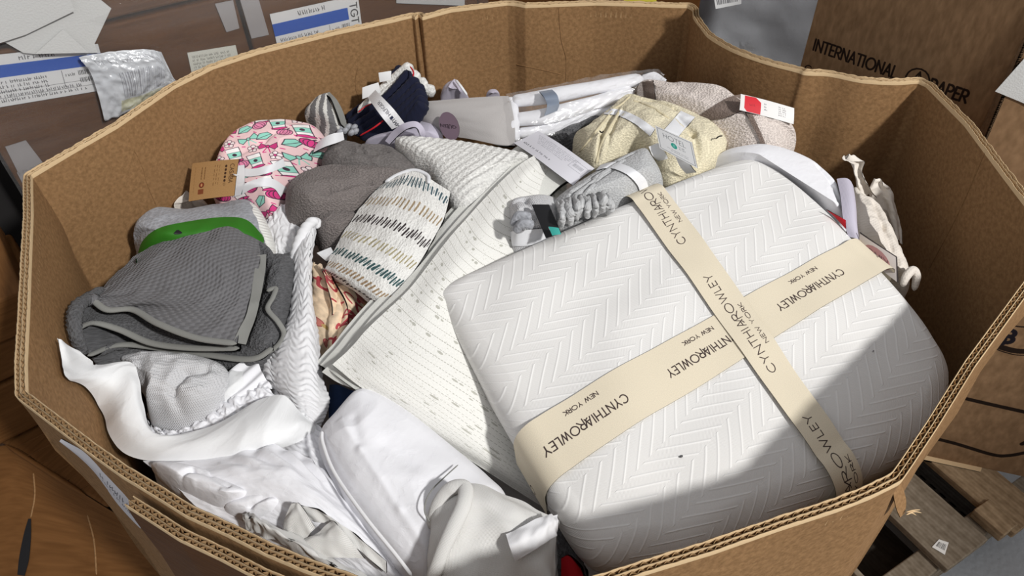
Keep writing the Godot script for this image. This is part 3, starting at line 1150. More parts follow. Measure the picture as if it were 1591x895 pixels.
func shipping_label(w: int, h: int, sd: int, mark: String) -> ImageTexture:
	var k := Ink.new(w, h, Color8(214, 214, 214))
	var dk := Color8(50, 50, 54)
	k.rect(0, h * 0.2, w, h * 0.44, Color8(22, 78, 168))
	k.greek(w * 0.3, h * 0.06, w * 0.62, h * 0.08, dk, sd)
	for r in 5: k.greek(w * 0.05, h * (0.5 + 0.09 * r), w * (0.5 if r < 3 else 0.8), h * 0.06, dk, sd + r)
	k.line(Vector2(w * 0.62, h * 0.46), Vector2(w * 0.62, h * 0.8), 2, dk)
	k.line(Vector2(0, h * 0.72), Vector2(w, h * 0.72), 1.5, dk)
	k.line(Vector2(0, h * 0.84), Vector2(w, h * 0.84), 1.5, dk)
	k.bars(w * 0.76, h * 0.5, w * 0.97, h * 0.6, dk, sd)
	k.bars(w * 0.76, h * 0.66, w * 0.97, h * 0.76, dk, sd + 1)
	k.greek(w * 0.65, h * 0.53, w * 0.74, h * 0.06, dk, sd + 9)
	if mark:
		k.rect(w * 0.86, 0, w, h, Color8(214, 214, 214))
		k.text(mark, Vector2(w * 0.97, h * 0.14), w * 0.08, w * 0.012, dk, PI / 2)
	return k.tex()

func wall_card(px: Array, n: Vector3, dist: float, m: Material, called: String, parent: Node, label := "", curl := 0.0) -> MeshInstance3D:
	var c := []
	for q in px: c.append(on_plane(q[0], q[1], n, dist))
	return card(c, m, called, parent, curl, 0.0006, label)

func build_left_cartons():
	# a wrapped pallet stack of cartons behind the left of the bin; its face stands 1.42 m out along inward
	var inward := Vector3(-0.5, 0, -0.866)
	var run := Vector3(0.866, 0, -0.5)
	var face := inward * 1.42
	var grp := "stretch-wrapped cartons behind the bin"
	var left := carton_box("shipping_carton", "brown wrapped carton behind left side of the bin, with blue-striped shipping label and crumpled pouch", face, run, -0.212, 0.256, -0.34, 0.078, 0.42, mats.kraft_dark, inward, grp)
	var right := carton_box("shipping_carton", "brown wrapped carton behind back of the bin, with blue-striped label on its right half", face, run, 0.262, 0.76, -0.34, 0.078, 0.42, mats.kraft_dark, inward, grp)
	var up := carton_box("shipping_carton", "upper brown carton with loose white paper on it, top left of the photo", face, run, -0.212, 0.29, 0.085, 0.5, 0.42, mats.kraft_dark, inward, grp)
	carton_box("shipping_carton", "upper brown carton at top centre, resting on the blue-labelled carton's right half", face, run, 0.297, 0.8, 0.085, 0.5, 0.42, mats.kraft_dark, inward, grp)
	carton_box("shipping_carton", "bottom brown carton of the wrapped stack, below the corner taped in grey", face, run, -0.212, 0.76, -0.98, -0.345, 0.42, mats.kraft_dark, inward, grp)
	var n := inward
	wall_card([[-30, 88], [152, 68], [172, 138], [-8, 168]], n, 1.4165, printed(shipping_label(512, 256, 11, "")), "shipping_label", left, "white shipping label with a blue stripe")
	wall_card([[419, 22], [556, -8], [566, 68], [438, 100]], n, 1.4165, printed(shipping_label(512, 256, 31, "TGT")), "shipping_label", right, "blue-striped shipping label")
	var k := Ink.new(256, 128, Color8(206, 206, 196))
	for r in 6: k.greek(20, 18 + r * 16, 220, 11, Color8(110, 110, 104), 50 + r)
	wall_card([[291, 82], [366, 70], [376, 112], [300, 124]], n, 1.4165, printed(k.tex()), "address_card", left, "small pale card with faint print")
	wall_card([[615, -16], [722, -16], [722, 9], [616, 5]], n, 1.4165, mats.paper_grey, "blank_label", right)
	# three hanging sheets of white paper, creased
	var papers := thing("loose_paper", "torn white paper sheets hanging over the cartons at the top left corner of the photo", "paper")
	for s in [[[[-60, 70], [8, 66], [36, 82], [54, 84], [152, 82], [147, 68], [173, 13], [120, -30], [-60, -60]], [1.408, 1.408, 1.41, 1.41, 1.411, 1.41, 1.412, 1.412, 1.41]], [[[-60, 86], [0, 67], [40, 54], [116, 17], [98, -30], [20, -30]], [1.398, 1.4, 1.402, 1.402, 1.402, 1.4]], [[[54, 84], [138, 82], [98, 45]], [1.401, 1.404, 1.405]]]:
		var pts := []
		for i in s[0].size(): pts.append(on_plane(s[0][i][0], s[0][i][1], n, s[1][i]))
		if (pts[1] - pts[0]).cross(pts[2] - pts[1]).dot(n) > 0: pass
		part("paper_sheet", flat_sheet(pts, 0.0006), mats.paper_grey, papers)
	# crumpled clear pouch with a packing slip
	var pouch := thing("packing_slip_pouch", "crumpled translucent plastic pouch holding a barcoded slip, on the left carton", "pouch")
	var slip := Ink.new(256, 160, Color8(206, 208, 210))
	slip.bars(70, 60, 210, 120, Color8(70, 70, 80), 8)
	slip.rect(60, 125, 200, 155, Color8(200, 196, 130))
	slip.greek(30, 20, 220, 14, Color8(110, 110, 115), 8)
	var rows := []
	for q in [[[122, 88], [170, 80], [225, 76], [250, 80]], [[140, 112], [190, 105], [240, 96], [268, 118]], [[152, 146], [200, 140], [240, 128], [272, 124]], [[162, 186], [200, 172], [240, 150], [270, 128]]]:
		var line := []
		for z in q: line.append(on_plane(z[0], z[1], n, 1.404))
		rows.append(line)
	var cr_ := nz(22.0, 77, 3)
	var bend := func(x, y, u, w): return 0.010 * sin(PI * u) * sin(PI * w) + 0.006 * (0.5 - absf(cr_.get_noise_2d(x, y)))
	part("packing_slip", patch(rows, 40, 40, 0.0006, bend, true), printed(slip.tex(), 0.4), pouch)
	part("plastic_film", patch(rows, 50, 50, 0.0004, func(x, y, u, w): return 0.004 + bend.call(x, y, u, w) + 0.003 * cr_.get_noise_2d(x * 3.0, y * 3.0)), mats.wrap, pouch)
	# tape and stretch film
	for q in [[[[334, 6], [362, 0], [372, 44], [352, 50]], left], [[[372, -4], [400, -8], [418, 54], [391, 60]], right], [[[8, 228], [40, 218], [66, 252], [30, 272]], left], [[[26, 268], [60, 256], [80, 300], [52, 318]], left]]:
		wall_card(q[0], n, 1.4158, mats.tape, "grey_tape", q[1])
	var wrap_ := thing("stretch_film", "clear stretch film pulled tight around the brown carton stack", "film")
	var fr := nz(6.0, 15)
	var c0 := face + run * -0.215 - inward * 0.008
	var c1 := face + run * 0.78 - inward * 0.008
	var wrows := []
	for h in [0.5, 0.2, 0.0, -0.2, -0.5]: wrows.append([Vector3(c0.x, RIM + h, c0.z), c0.lerp(c1, 0.5) * Vector3(1, 0, 1) + Vector3(0, RIM + h, 0), Vector3(c1.x, RIM + h, c1.z)])
	part("film_layer", patch(wrows, 70, 60, 0.0003, func(x, y, _u, _w): return 0.003 * fr.get_noise_2d(x * 0.25 + y * 0.2, y * 3.0)), mats.film, wrap_)
	# low cartons beside the left of the bin
	var d1 := Vector3(0.8, 0, -0.6)
	var in1 := Vector3(-0.6, 0, -0.8)
	var o1 := Vector3(-0.893, 0, -0.761)
	var g2 := "flat cartons stacked left of the bin"
	var hs := [[-0.448, -0.33, "lowest flat brown carton in the stack left of the bin"], [-0.326, -0.252, "middle flat brown carton in the stack left of the bin"], [-0.248, -0.17, "topmost flat brown carton in the stack left of the bin"]]
	for k2 in 3:
		var ex: float = [0.0, 0.004, -0.004][k2]
		carton_box("flat_carton", hs[k2][2], o1 + in1 * ex, d1, -0.5, 0.16 + ex, hs[k2][0], hs[k2][1], 0.3, mats.kraft_mid, in1, g2)
	# the carton below them, with a hand slot
	var e2 := Vector3(0.863, 0, 0.504).normalized()
	var e3 := Vector3(0.504, 0, -0.863).normalized()
	var open_ := thing("slotted_carton", "large brown carton with a long dark hand slot, bottom left corner of the photo", "carton")
	var lid := RIM - 0.452
	part("carton_body", slab(Vector3(0.34, lid, 0.14), Transform3D(Basis(e2, Vector3.UP, -e3), o1 + e2 * 0.09 + e3 * 0.07 + Vector3(0, lid / 2.0, 0)), 0.008), mats.kraft_mid, open_)
	var flap := patch([[[-60, 740, -0.5], [8, 692, -0.455], [90, 742, -0.455], [166, 790, -0.455], [214, 818, -0.47]], [[-80, 830, -0.53], [20, 800, -0.51], [110, 815, -0.51], [190, 838, -0.5], [232, 850, -0.5]], [[-90, 950, -0.58], [10, 960, -0.56], [110, 950, -0.55], [220, 940, -0.54], [300, 930, -0.53]]], 40, 30, 0.005)
	part("top_flap", flap, mats.kraft_mid, open_)
	part("hand_slot", drape([flap], [[[44, 806], [48, 806]], [[37, 830], [48, 832]], [[30, 865], [45, 868]], [[27, 893], [38, 895]]], 6, 16, 0.0006, 0.002), mats.black, open_, "dark oblong hand slot")
	part("score_line", drape_line([flap], [[48, 804], [54, 770], [52, 735]], 0.0014, 0.0006), mats.kraft, open_)
	part("score_line", drape_line([flap], [[136, 800], [146, 840], [150, 893]], 0.0014, 0.0006), mats.kraft, open_)
	for f in 6:
		var a0 := o1 + e2 * (0.02 + f * 0.034) + Vector3(0, lid, 0)
		part("board_ridge", tube([a0, a0 + d1 * 0.05, a0 + d1 * 0.1], [0.002], 0.6, 8, 10), mats.kraft_mid, open_)
	part("fold_edge", tube([o1 + Vector3(0, lid, 0), o1 + e2 * 0.1 + Vector3(0, lid, 0), o1 + e2 * 0.21 + Vector3(0, lid, 0)], [0.004], 1.0, 8, 12), mats.kraft_mid, open_)
	# a slab filling the dark behind, the shadow put in its colour, with a label
	var dk := thing("shade_fill_carton", "carton coloured near-black for the shadow left of the wrapped stack", "carton")
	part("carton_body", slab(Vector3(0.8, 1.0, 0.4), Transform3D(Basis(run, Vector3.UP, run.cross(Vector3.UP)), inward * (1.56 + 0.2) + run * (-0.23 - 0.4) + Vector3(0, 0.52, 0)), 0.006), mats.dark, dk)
	var lk := Ink.new(128, 128, Color8(178, 176, 178))
	lk.rect(0, 40, 128, 70, Color8(120, 60, 40))
	lk.greek(10, 90, 110, 16, Color8(60, 60, 60), 3)
	var nd := inward
	var dd := 1.557
	wall_card([[0, 384], [26, 402], [34, 452], [2, 440]], nd, dd, printed(lk.tex()), "carton_label", dk)


func build_back():
	# grey stretch-wrapped load behind the right of the bin
	var bulk := thing("wrapped_load", "grey stretch-wrapped pallet load standing behind the right back of the bin", "pallet load")
	var dirx := Vector3(0.94, 0, 0.34).normalized()
	var c := Vector3(0.72, 0, -2.0)
	var rows := []
	var cr_ := nz(2.4, 41, 4)
	var wdt := 0.30
	for h in [0.45, 0.1, -0.3, -0.7, -0.99]:
		var y: float = RIM + h
		rows.append([c + dirx * -wdt + Vector3(0, y, -0.35), c + dirx * -wdt + Vector3(0, y, 0.0), c + Vector3(0, y, 0.02), c + dirx * wdt + Vector3(0, y, 0.0), c + dirx * (wdt + 0.03) + Vector3(0, y, -0.35)])
	part("wrapped_goods", patch(rows, 70, 60, 0.01, func(x, y, _u, _w): return 0.03 * absf(cr_.get_noise_2d(x * 1.2 + y * 0.4, y * 1.2))), mats.bulk_film, bulk)
	part("stretch_film", patch(rows, 80, 60, 0.0006, func(x, y, _u, _w): return 0.022 + 0.02 * cr_.get_noise_2d(x * 1.5 + y * 1.2, y * 5.0)), mats.wrap, bulk)
	var k := Ink.new(128, 64, Color8(190, 190, 190))
	k.bars(10, 8, 110, 50, Color8(70, 70, 74), 6)
	card([[1108, -12, 0.06], [1152, -16, 0.06], [1152, 6, 0.03], [1112, 14, 0.03]], printed(k.tex()), "barcode_label", bulk, 0.0)
	# brown carton with a yellow label seen just over the back rim
	var bk := thing("shipping_carton", "dark brown carton just visible over the back rim, with a yellow label", "carton")
	part("carton_body", slab(Vector3(0.5, 1.2, 0.3), Transform3D(Basis(Vector3(1, 0, 0.05).normalized(), Vector3.UP, Vector3(-0.05, 0, 1).normalized()), Vector3(0.2, 0.6, -1.78)), 0.006), mats.kraft_dark, bk)
	card([[968, -14, 0.0], [1020, -14, 0.0], [1020, 3, -0.02], [969, 2, -0.02]], plain_mat(Color8(190, 176, 60)), "yellow_label", bk)


func build_neighbour_bin():
	# a second bin to the right; its printed panel stands 1.33 m out along (0.736, 0, -0.677)
	var n := Vector3(0.736, 0, -0.677)
	var dist := 1.33
	var root := thing("printed_bin", "neighbouring kraft bin behind the right wall, lettered in dark print", "bin")
	var run := Vector3(0.677, 0, 0.736)
	var a := n * dist + run * -0.588
	var b := n * dist + run * -0.242
	var top := RIM + 0.14
	var low := RIM - 0.86
	var dirb := Vector3(0.95, 0, 0.31).normalized()
	var foot := Vector3(0.80, low, -0.976)  # this panel bulges outward at its foot
	var c := b + dirb * 0.55
	var z := a + Vector3(0.42, 0, -0.9).normalized() * 0.4
	var back := [z, a, b, c]
	# print for the lettered panel, in its own metres
	var w := a.distance_to(b)
	var h := top - low
	var k := Ink.new(640, int(640 * h / w), Color8(255, 255, 255))
	var ppm := 640.0 / w
	var at := func(x, y):
		var q := on_plane(x, y, n, dist)
		return Vector2((q - a).dot(run) * ppm, (top - q.y) * ppm)
	var dk := Color8(78, 72, 78)
	var p0: Vector2 = at.call(1268, 61)
	var p1: Vector2 = at.call(1398, 108)
	var hh: float = (at.call(1265, 78) - p0).y
	var wide: float = (p1.x - p0.x) / k.text("INTERNATIONAL", Vector2(-5000, -5000), hh, 1, dk)
	k.text("INTERNATIONAL", p0, hh, hh * 0.17, dk, 0.0, wide)
	var p2: Vector2 = at.call(1447, 128)
	k.text("PAPER", Vector2(p2.x, p0.y), hh, hh * 0.19, dk, 0.0, wide * 1.05)
	var o: Vector2 = at.call(1426, 122)
	var mid := Vector2(o.x, p0.y + hh * 0.5)
	k.path(k.arc(mid, hh * 0.95, hh * 0.95, 0, 360), hh * 0.14, dk)
	k.path([mid + Vector2(-0.6, 0.65) * hh, mid + Vector2(0, -0.7) * hh, mid + Vector2(0.6, 0.65) * hh], hh * 0.13, dk)
	k.line(mid + Vector2(0, -0.7) * hh, mid + Vector2(0, 0.9) * hh, hh * 0.1, dk)
	k.text("C", at.call(1252, 100), hh * 0.8, hh * 0.1, dk)
	var printm := cloth(Color(0.92, 0.94, 1.0), null, 1.0, 0.0, 0.85, 0.0, k.tex())
	printm.texture_repeat = false
	printm.detail_enabled = true
	printm.detail_albedo = texs.kraft
	printm.detail_blend_mode = BaseMaterial3D.BLEND_MODE_MUL
	for i in 3:
		var q: Vector3 = back[i]
		var r: Vector3 = back[i + 1]
		var m: Material = mats.kraft_grey
		if i == 1: m = printm
		if i == 2: m = stamp_material(Vector3(b.x, top, b.z), dirb, foot)
		var rows := [[Vector3(q.x, top, q.z), Vector3(r.x, top, r.z)], [Vector3(q.x, low, q.z), Vector3(r.x, low, r.z)]]
		if i == 2: rows[1] = [foot, foot + dirb * 0.55]
		part("side_panel", patch(rows, 10, 10, 0.011, null, i > 0), m, root)
	part("side_panel", flat_sheet([Vector3(b.x, top, b.z), foot, Vector3(b.x, low, b.z)], 0.006), mats.kraft_grey, root)
	part("corner_fold", tube([Vector3(a.x, top, a.z), Vector3(a.x, RIM - 0.3, a.z), Vector3(a.x, low, a.z)], [0.004], 1.0, 8, 20), mats.kraft_edge, root)
	part("bottom_flap", patch([[foot, foot + dirb * 0.26], [foot + Vector3(0, 0.001, 0.014), foot + dirb * 0.25 + Vector3(0, 0.001, 0.014)]], 12, 4, 0.005), mats.kraft_edge, root)
	var far_top := [Vector3(b.x, top, b.z), Vector3(c.x, top, c.z)]
	part("rim_edge", tube([far_top[0], far_top[0].lerp(far_top[1], 0.5), far_top[1]], [0.005], 1.0, 8, 12), mats.kraft_edge, root)
	# white sheet on the right panel
	var nb := dirb.cross(foot - Vector3(b.x, top, b.z)).normalized()
	if nb.z > 0: nb = -nb
	var sheet := []
	for q in [[1546, 142], [1594, 88], [1640, 190], [1594, 162]]: sheet.append(on_plane(q[0], q[1], nb, nb.dot(foot) - 0.003))
	part("paper_label", patch([[sheet[0], sheet[1]], [sheet[3], sheet[2]]], 8, 8, 0.0006), mats.paper_grey, root, "blank white sheet on the right panel")

func stamp_material(b: Vector3, run: Vector3, foot: Vector3) -> Material:
	var down := foot - b
	var n := run.cross(down).normalized()
	var w := 0.55
	var k := Ink.new(700, 1270, Color8(255, 255, 255))
	var at := func(x, y):
		var q := on_plane(x, y, n, n.dot(b))
		var v := (b.y - q.y) / (b.y - foot.y)
		return Vector2((q - b - down * v).dot(run) / w * 700.0, v * 1270.0)
	var dk := Color8(74, 70, 74)
	var curve := func(px: Array, wd: float):
		var pts := []
		for q in px: pts.append(at.call(q[0], q[1]))
		var out := []
		for i in 25:
			var q := along(pts.map(func(p): return Vector3(p.x, p.y, 0)), i / 24.0)
			out.append(Vector2(q.x, q.y))
		k.path(out, wd, dk)
	curve.call([[1470, 612], [1520, 624], [1591, 640], [1660, 655]], 12)
	curve.call([[1420, 674], [1480, 688], [1540, 706], [1566, 708], [1600, 702], [1660, 690]], 12)
	curve.call([[1536, 531], [1560, 541], [1591, 546], [1650, 540]], 16)
	curve.call([[1534, 536], [1560, 547], [1591, 552], [1650, 545]], 3)
	curve.call([[1560, 503], [1591, 508], [1650, 505]], 4)
	k.text("8", at.call(1563, 512), 40, 11, Color8(60, 68, 110))
	k.text("B", at.call(1556, 524), 22, 6, Color8(60, 68, 110))
	curve.call([[1588, 690], [1600, 684]], 12)
	var m := cloth(Color(0.92, 0.94, 1.0), null, 1.0, 0.0, 0.85, 0.0, k.tex())
	m.texture_repeat = false
	m.detail_enabled = true
	m.detail_albedo = texs.kraft
	m.detail_blend_mode = BaseMaterial3D.BLEND_MODE_MUL
	return m


func build_pallet():
	var root := thing("wooden_pallet", "worn wooden pallet under the neighbouring bin, lower right corner of the photo", "pallet")
	var y := RIM - 0.86
	var d := (P(1473, 885, -0.86) - P(1360, 777, -0.86)).normalized()
	var s := Vector3(d.z, 0, -d.x)
	if s.x < 0: s = -s
	var e := P(1473, 885, -0.86)
	var board := func(called: String, px0: Array, px1: Array, over: float, m: Material, lab := "", hh := -0.86, thick := 0.02):
		var a := P(px0[0], px0[1], hh)
		var b := P(px1[0], px1[1], hh)
		var o0 := (a - e).dot(s)
		var o1 := (b - e).dot(s)
		var mid := e + s * (o0 + o1) / 2.0 - d * (0.5 - over)
		mid.y = RIM + hh - thick / 2.0 - 0.001
		return part(called, slab(Vector3(absf(o1 - o0), thick, 1.0), Transform3D(Basis(s, Vector3.UP, s.cross(Vector3.UP)), mid), 0.003), m, root, lab)
	for q in [[[1345, 895], [1392, 830]], [[1362, 770], [1420, 726]], [[1450, 760], [1555, 815]]]:  # boards added under the gaps, their dark colour standing for shade
		board.call("gap_shade_board", q[0], q[1], -0.03, mats.wood_shade, "added board coloured dark for the shade in the gaps under the deck", -0.972, 0.018)
	var grey: MeshInstance3D = board.call("deck_board", [1360, 777], [1512, 815], 0.0, mats.wood_grey, "grey weathered board with a barcode sticker")
	board.call("deck_board", [1445, 715], [1555, 735], 0.02, mats.wood)
	board.call("deck_board", [1290, 850], [1345, 895], -0.02, mats.wood_grey)
	var st := e + s * 0.06 - d * 0.05
	st.y = y - 0.07
	part("stringer", slab(Vector3(0.9, 0.09, 0.05), Transform3D(Basis(s, Vector3.UP, s.cross(Vector3.UP)), st + d * 0.012), 0.004), mats.wood_grey, root)
	part("stringer", slab(Vector3(0.9, 0.09, 0.05), Transform3D(Basis(s, Vector3.UP, s.cross(Vector3.UP)), st - d * 0.5), 0.004), mats.wood_grey, root)
	var blk := P(1545, 806, -0.862)
	part("spacer_block", slab(Vector3(0.05, 0.03, 0.07), Transform3D(Basis(s, Vector3.UP, s.cross(Vector3.UP)), blk + Vector3(0, -0.005, 0)), 0.003), mats.wood, root)
	var k := Ink.new(96, 80, Color8(228, 226, 222))
	k.bars(14, 18, 84, 58, Color8(40, 40, 40), 4)
	part("barcode_sticker", patch([[P(1459, 838, -0.8595), P(1474, 843, -0.8595)], [P(1448, 850, -0.8595), P(1468, 862, -0.8595)]], 5, 5, 0.0006, null, true), printed(k.tex()), grey)


# ---------------------------------------------------------------- what lies in the bin
func build_heap():
	var f := nz(7.0, 3)
	var rows := []
	for j in 6:
		var line := []
		for i in 6:
			var u := i / 5.0
			var w := j / 5.0
			var z := lerpf(-1.42, -0.36, w)
			var half := 0.62 * sqrt(maxf(0.05, 1.0 - pow((w - 0.48) / 0.58, 2.0)))
			line.append(Vector3(lerpf(-half, half, u), RIM - 0.34, z))
		rows.append(line)
	var m := patch(rows, 70, 70, 0.03, func(x, y, _u, _w): return 0.03 * f.get_noise_2d(x, y))
	var o := single("underlying_linens", m, mats.white, "crumpled pale linens deep in the bin, glimpsed in gaps between other textiles", "linens")
	o.set_meta("kind", "stuff")


func build_quilt():
	# the pack lies tilted: its own frame has x along the back edge, z along the left edge, y out of its top
	var o := Vector3(-0.093, RIM - 0.124, -0.7902)
	var ea := Vector3(0.8953, 0.0811, -0.4381).normalized()
	var up := Vector3(-0.038, 0.994, 0.105).normalized()
	up = (up - ea * up.dot(ea)).normalized()
	var eb := ea.cross(up).normalized()
	var root := thing("packaged_quilt", "thick white herringbone quilt folded square and tied with two crossed beige lettered ribbons", "quilt")
	root.transform = Transform3D(Basis(ea, up, eb), o)
	var sag := nz(5.0, 8)
	var top_at := func(x: float, z: float) -> float:
		var ed := minf(minf(x + 0.01, 0.57 - x), minf(z + 0.02, 0.50 - z))
		return 0.006 * sag.get_noise_2d(x, z) + 0.010 * (1.0 - exp(-maxf(ed, 0.0) / 0.05))
	var outline := []
	for q in [[-0.012, -0.006], [0.12, -0.014], [0.28, -0.014], [0.44, -0.012], [0.535, -0.002], [0.568, 0.04], [0.574, 0.12], [0.57, 0.2], [0.556, 0.28], [0.54, 0.36], [0.522, 0.42], [0.492, 0.472], [0.40, 0.52], [0.25, 0.515], [0.1, 0.50], [0.02, 0.475], [-0.032, 0.43], [-0.032, 0.28], [-0.03, 0.14], [-0.026, 0.03]]:
		outline.append(Vector3(q[0], 0.0, q[1]))
	var body := pad(outline, [Vector3(0.15, 0.004, 0.22), Vector3(0.4, 0.004, 0.22)], {"r": 0.03, "drop": 0.115, "taper": 1.3, "n": 300, "k": 60, "p": 3.0, "turn": 0.314, "disp": func(x, z): return top_at.call(x, z)})
	part("quilt_body", body, mats.quilt, root)
	for q in [[0.12, 0.40, 0.0022], [0.42, 0.40, 0.0012]]:
		part("lint_speck", tube([Vector3(q[0] - q[2], float(top_at.call(q[0], q[1])) + 0.0042, q[1]), Vector3(q[0], float(top_at.call(q[0], q[1])) + 0.0046, q[1] + q[2] * 0.5), Vector3(q[0] + q[2], float(top_at.call(q[0], q[1])) + 0.0042, q[1])], [q[2] * 0.6, q[2] * 0.6], 0.5, 8, 8), mats.charcoal, root)
	# fold lines of the layers on the left and back sides
	for lv in [[0.055, 0.0], [0.095, 0.004]]:
		part("fold_line", tube([Vector3(-0.013, -lv[0], 0.05), Vector3(-0.012, -lv[0] - 0.004, 0.2), Vector3(-0.012, -lv[0], 0.41)], [0.006], 0.8, 8, 24), mats.quilt_plain, root)
	# ribbons: a printed strip that follows the top and turns down the sides
	var tex1 := ribbon_print(0.124)
	var tex2 := ribbon_print(0.172)
	var strip := func(px: Callable, u0: float, u1: float, lift: float, half0: float, half1: float, lean0: float, lean1: float, m: Material, called: String, label: String):
		var rows := [[], [], []]
		var steps := 48
		for w in 3:
			for i in steps + 1:
				var u := lerpf(u0, u1, float(i) / steps)
				var c := lerpf(lean0, lean1, float(i) / steps) + lerpf(half0, half1, float(i) / steps) * (1 - w)
				rows[w].append(px.call(u, c, lift))
		return part(called, patch(rows, 150, 12, 0.0008, null, true), m, root, label)
	var along_a := func(u: float, c: float, lift: float) -> Vector3:
		return on_quilt(u, -0.03, 0.562, top_at, c, true, lift)
	var along_b := func(u: float, c: float, lift: float) -> Vector3:
		return on_quilt(u, -0.014, 0.518, top_at, c, false, lift)
	strip.call(along_a, 0.66, -0.09, 0.0025, 0.033, 0.041, 0.266, 0.313, printed(tex1, 0.85), "ribbon", "beige lettered ribbon running under the other")
	strip.call(along_b, 0.56, -0.10, 0.0045, -0.0195, -0.031, 0.264, 0.358, printed(tex2, 0.85), "ribbon", "beige lettered ribbon crossing over the other")

func on_quilt(u: float, lo: float, hi: float, top_at: Callable, c: float, x_axis: bool, lift: float) -> Vector3:
	var r := 0.03
	var s := clampf(u, lo, hi)
	var y := 0.0
	var over := 0.0
	if u < lo + r or u > hi - r:
		var edge := lo + r if u < lo + r else hi - r
		var d := absf(u - edge)
		var a := minf(d / r, PI / 2)
		over = maxf(0.0, d - r * PI / 2)
		s = edge + signf(u - edge) * (r + lift + 0.004) * sin(a)
		y = -r + (r + lift + 0.002) * cos(a) - over
	else:
		y = lift
	var x := s if x_axis else c
	var z := c if x_axis else s
	y += top_at.call(clampf(x, -0.01, 0.58), clampf(z, -0.01, 0.48)) + (0.004 if over == 0.0 else 0.0)
	return Vector3(x, y, z)

func ribbon_print(_word: float) -> ImageTexture:
	# u runs 0..1 along the strip, v across; filled in by the caller's word pitch
	var first := _word < 0.13
	var length := 0.75 if first else 0.66
	var wide := 0.074 if first else 0.052
	var W := 2048
	var H := int(W * wide / length * (0.75 if not first else 1.0))
	var k := Ink.new(W, H, Color8(224, 213, 190))
	k.grain(3, 0.10, 0.35)
	var dk := Color8(58, 46, 44)
	var pitch := 0.187 if first else 0.236
	var starts := []
	var s0 := 0.66 - 0.482 if first else 0.56 - 0.363
	for i in range(-2, 5): starts.append(s0 + pitch * i)
	var cap := H * (0.15 if first else 0.225)
	var unit := k.text("CYNTHIArOWLEY", Vector2(-9000, -9000), cap, 1, dk)
	for s in starts:
		var x: float = s / length * W
		k.text("CYNTHIArOWLEY", Vector2(x, H * (0.38 if first else 0.34)), cap, H * (0.021 if first else 0.028), dk, 0.0, _word / length * W / unit)
		var small := H * (0.075 if first else 0.11)
		var u2 := k.text("NEW YORK", Vector2(-9000, -9000), small, 1, dk)
		k.text("NEW YORK", Vector2(x + _word * 0.22 / length * W, H * (0.76 if first else 0.72)), small, H * (0.014 if first else 0.019), dk, 0.0, _word * 0.42 / length * W / u2)
	return k.tex()


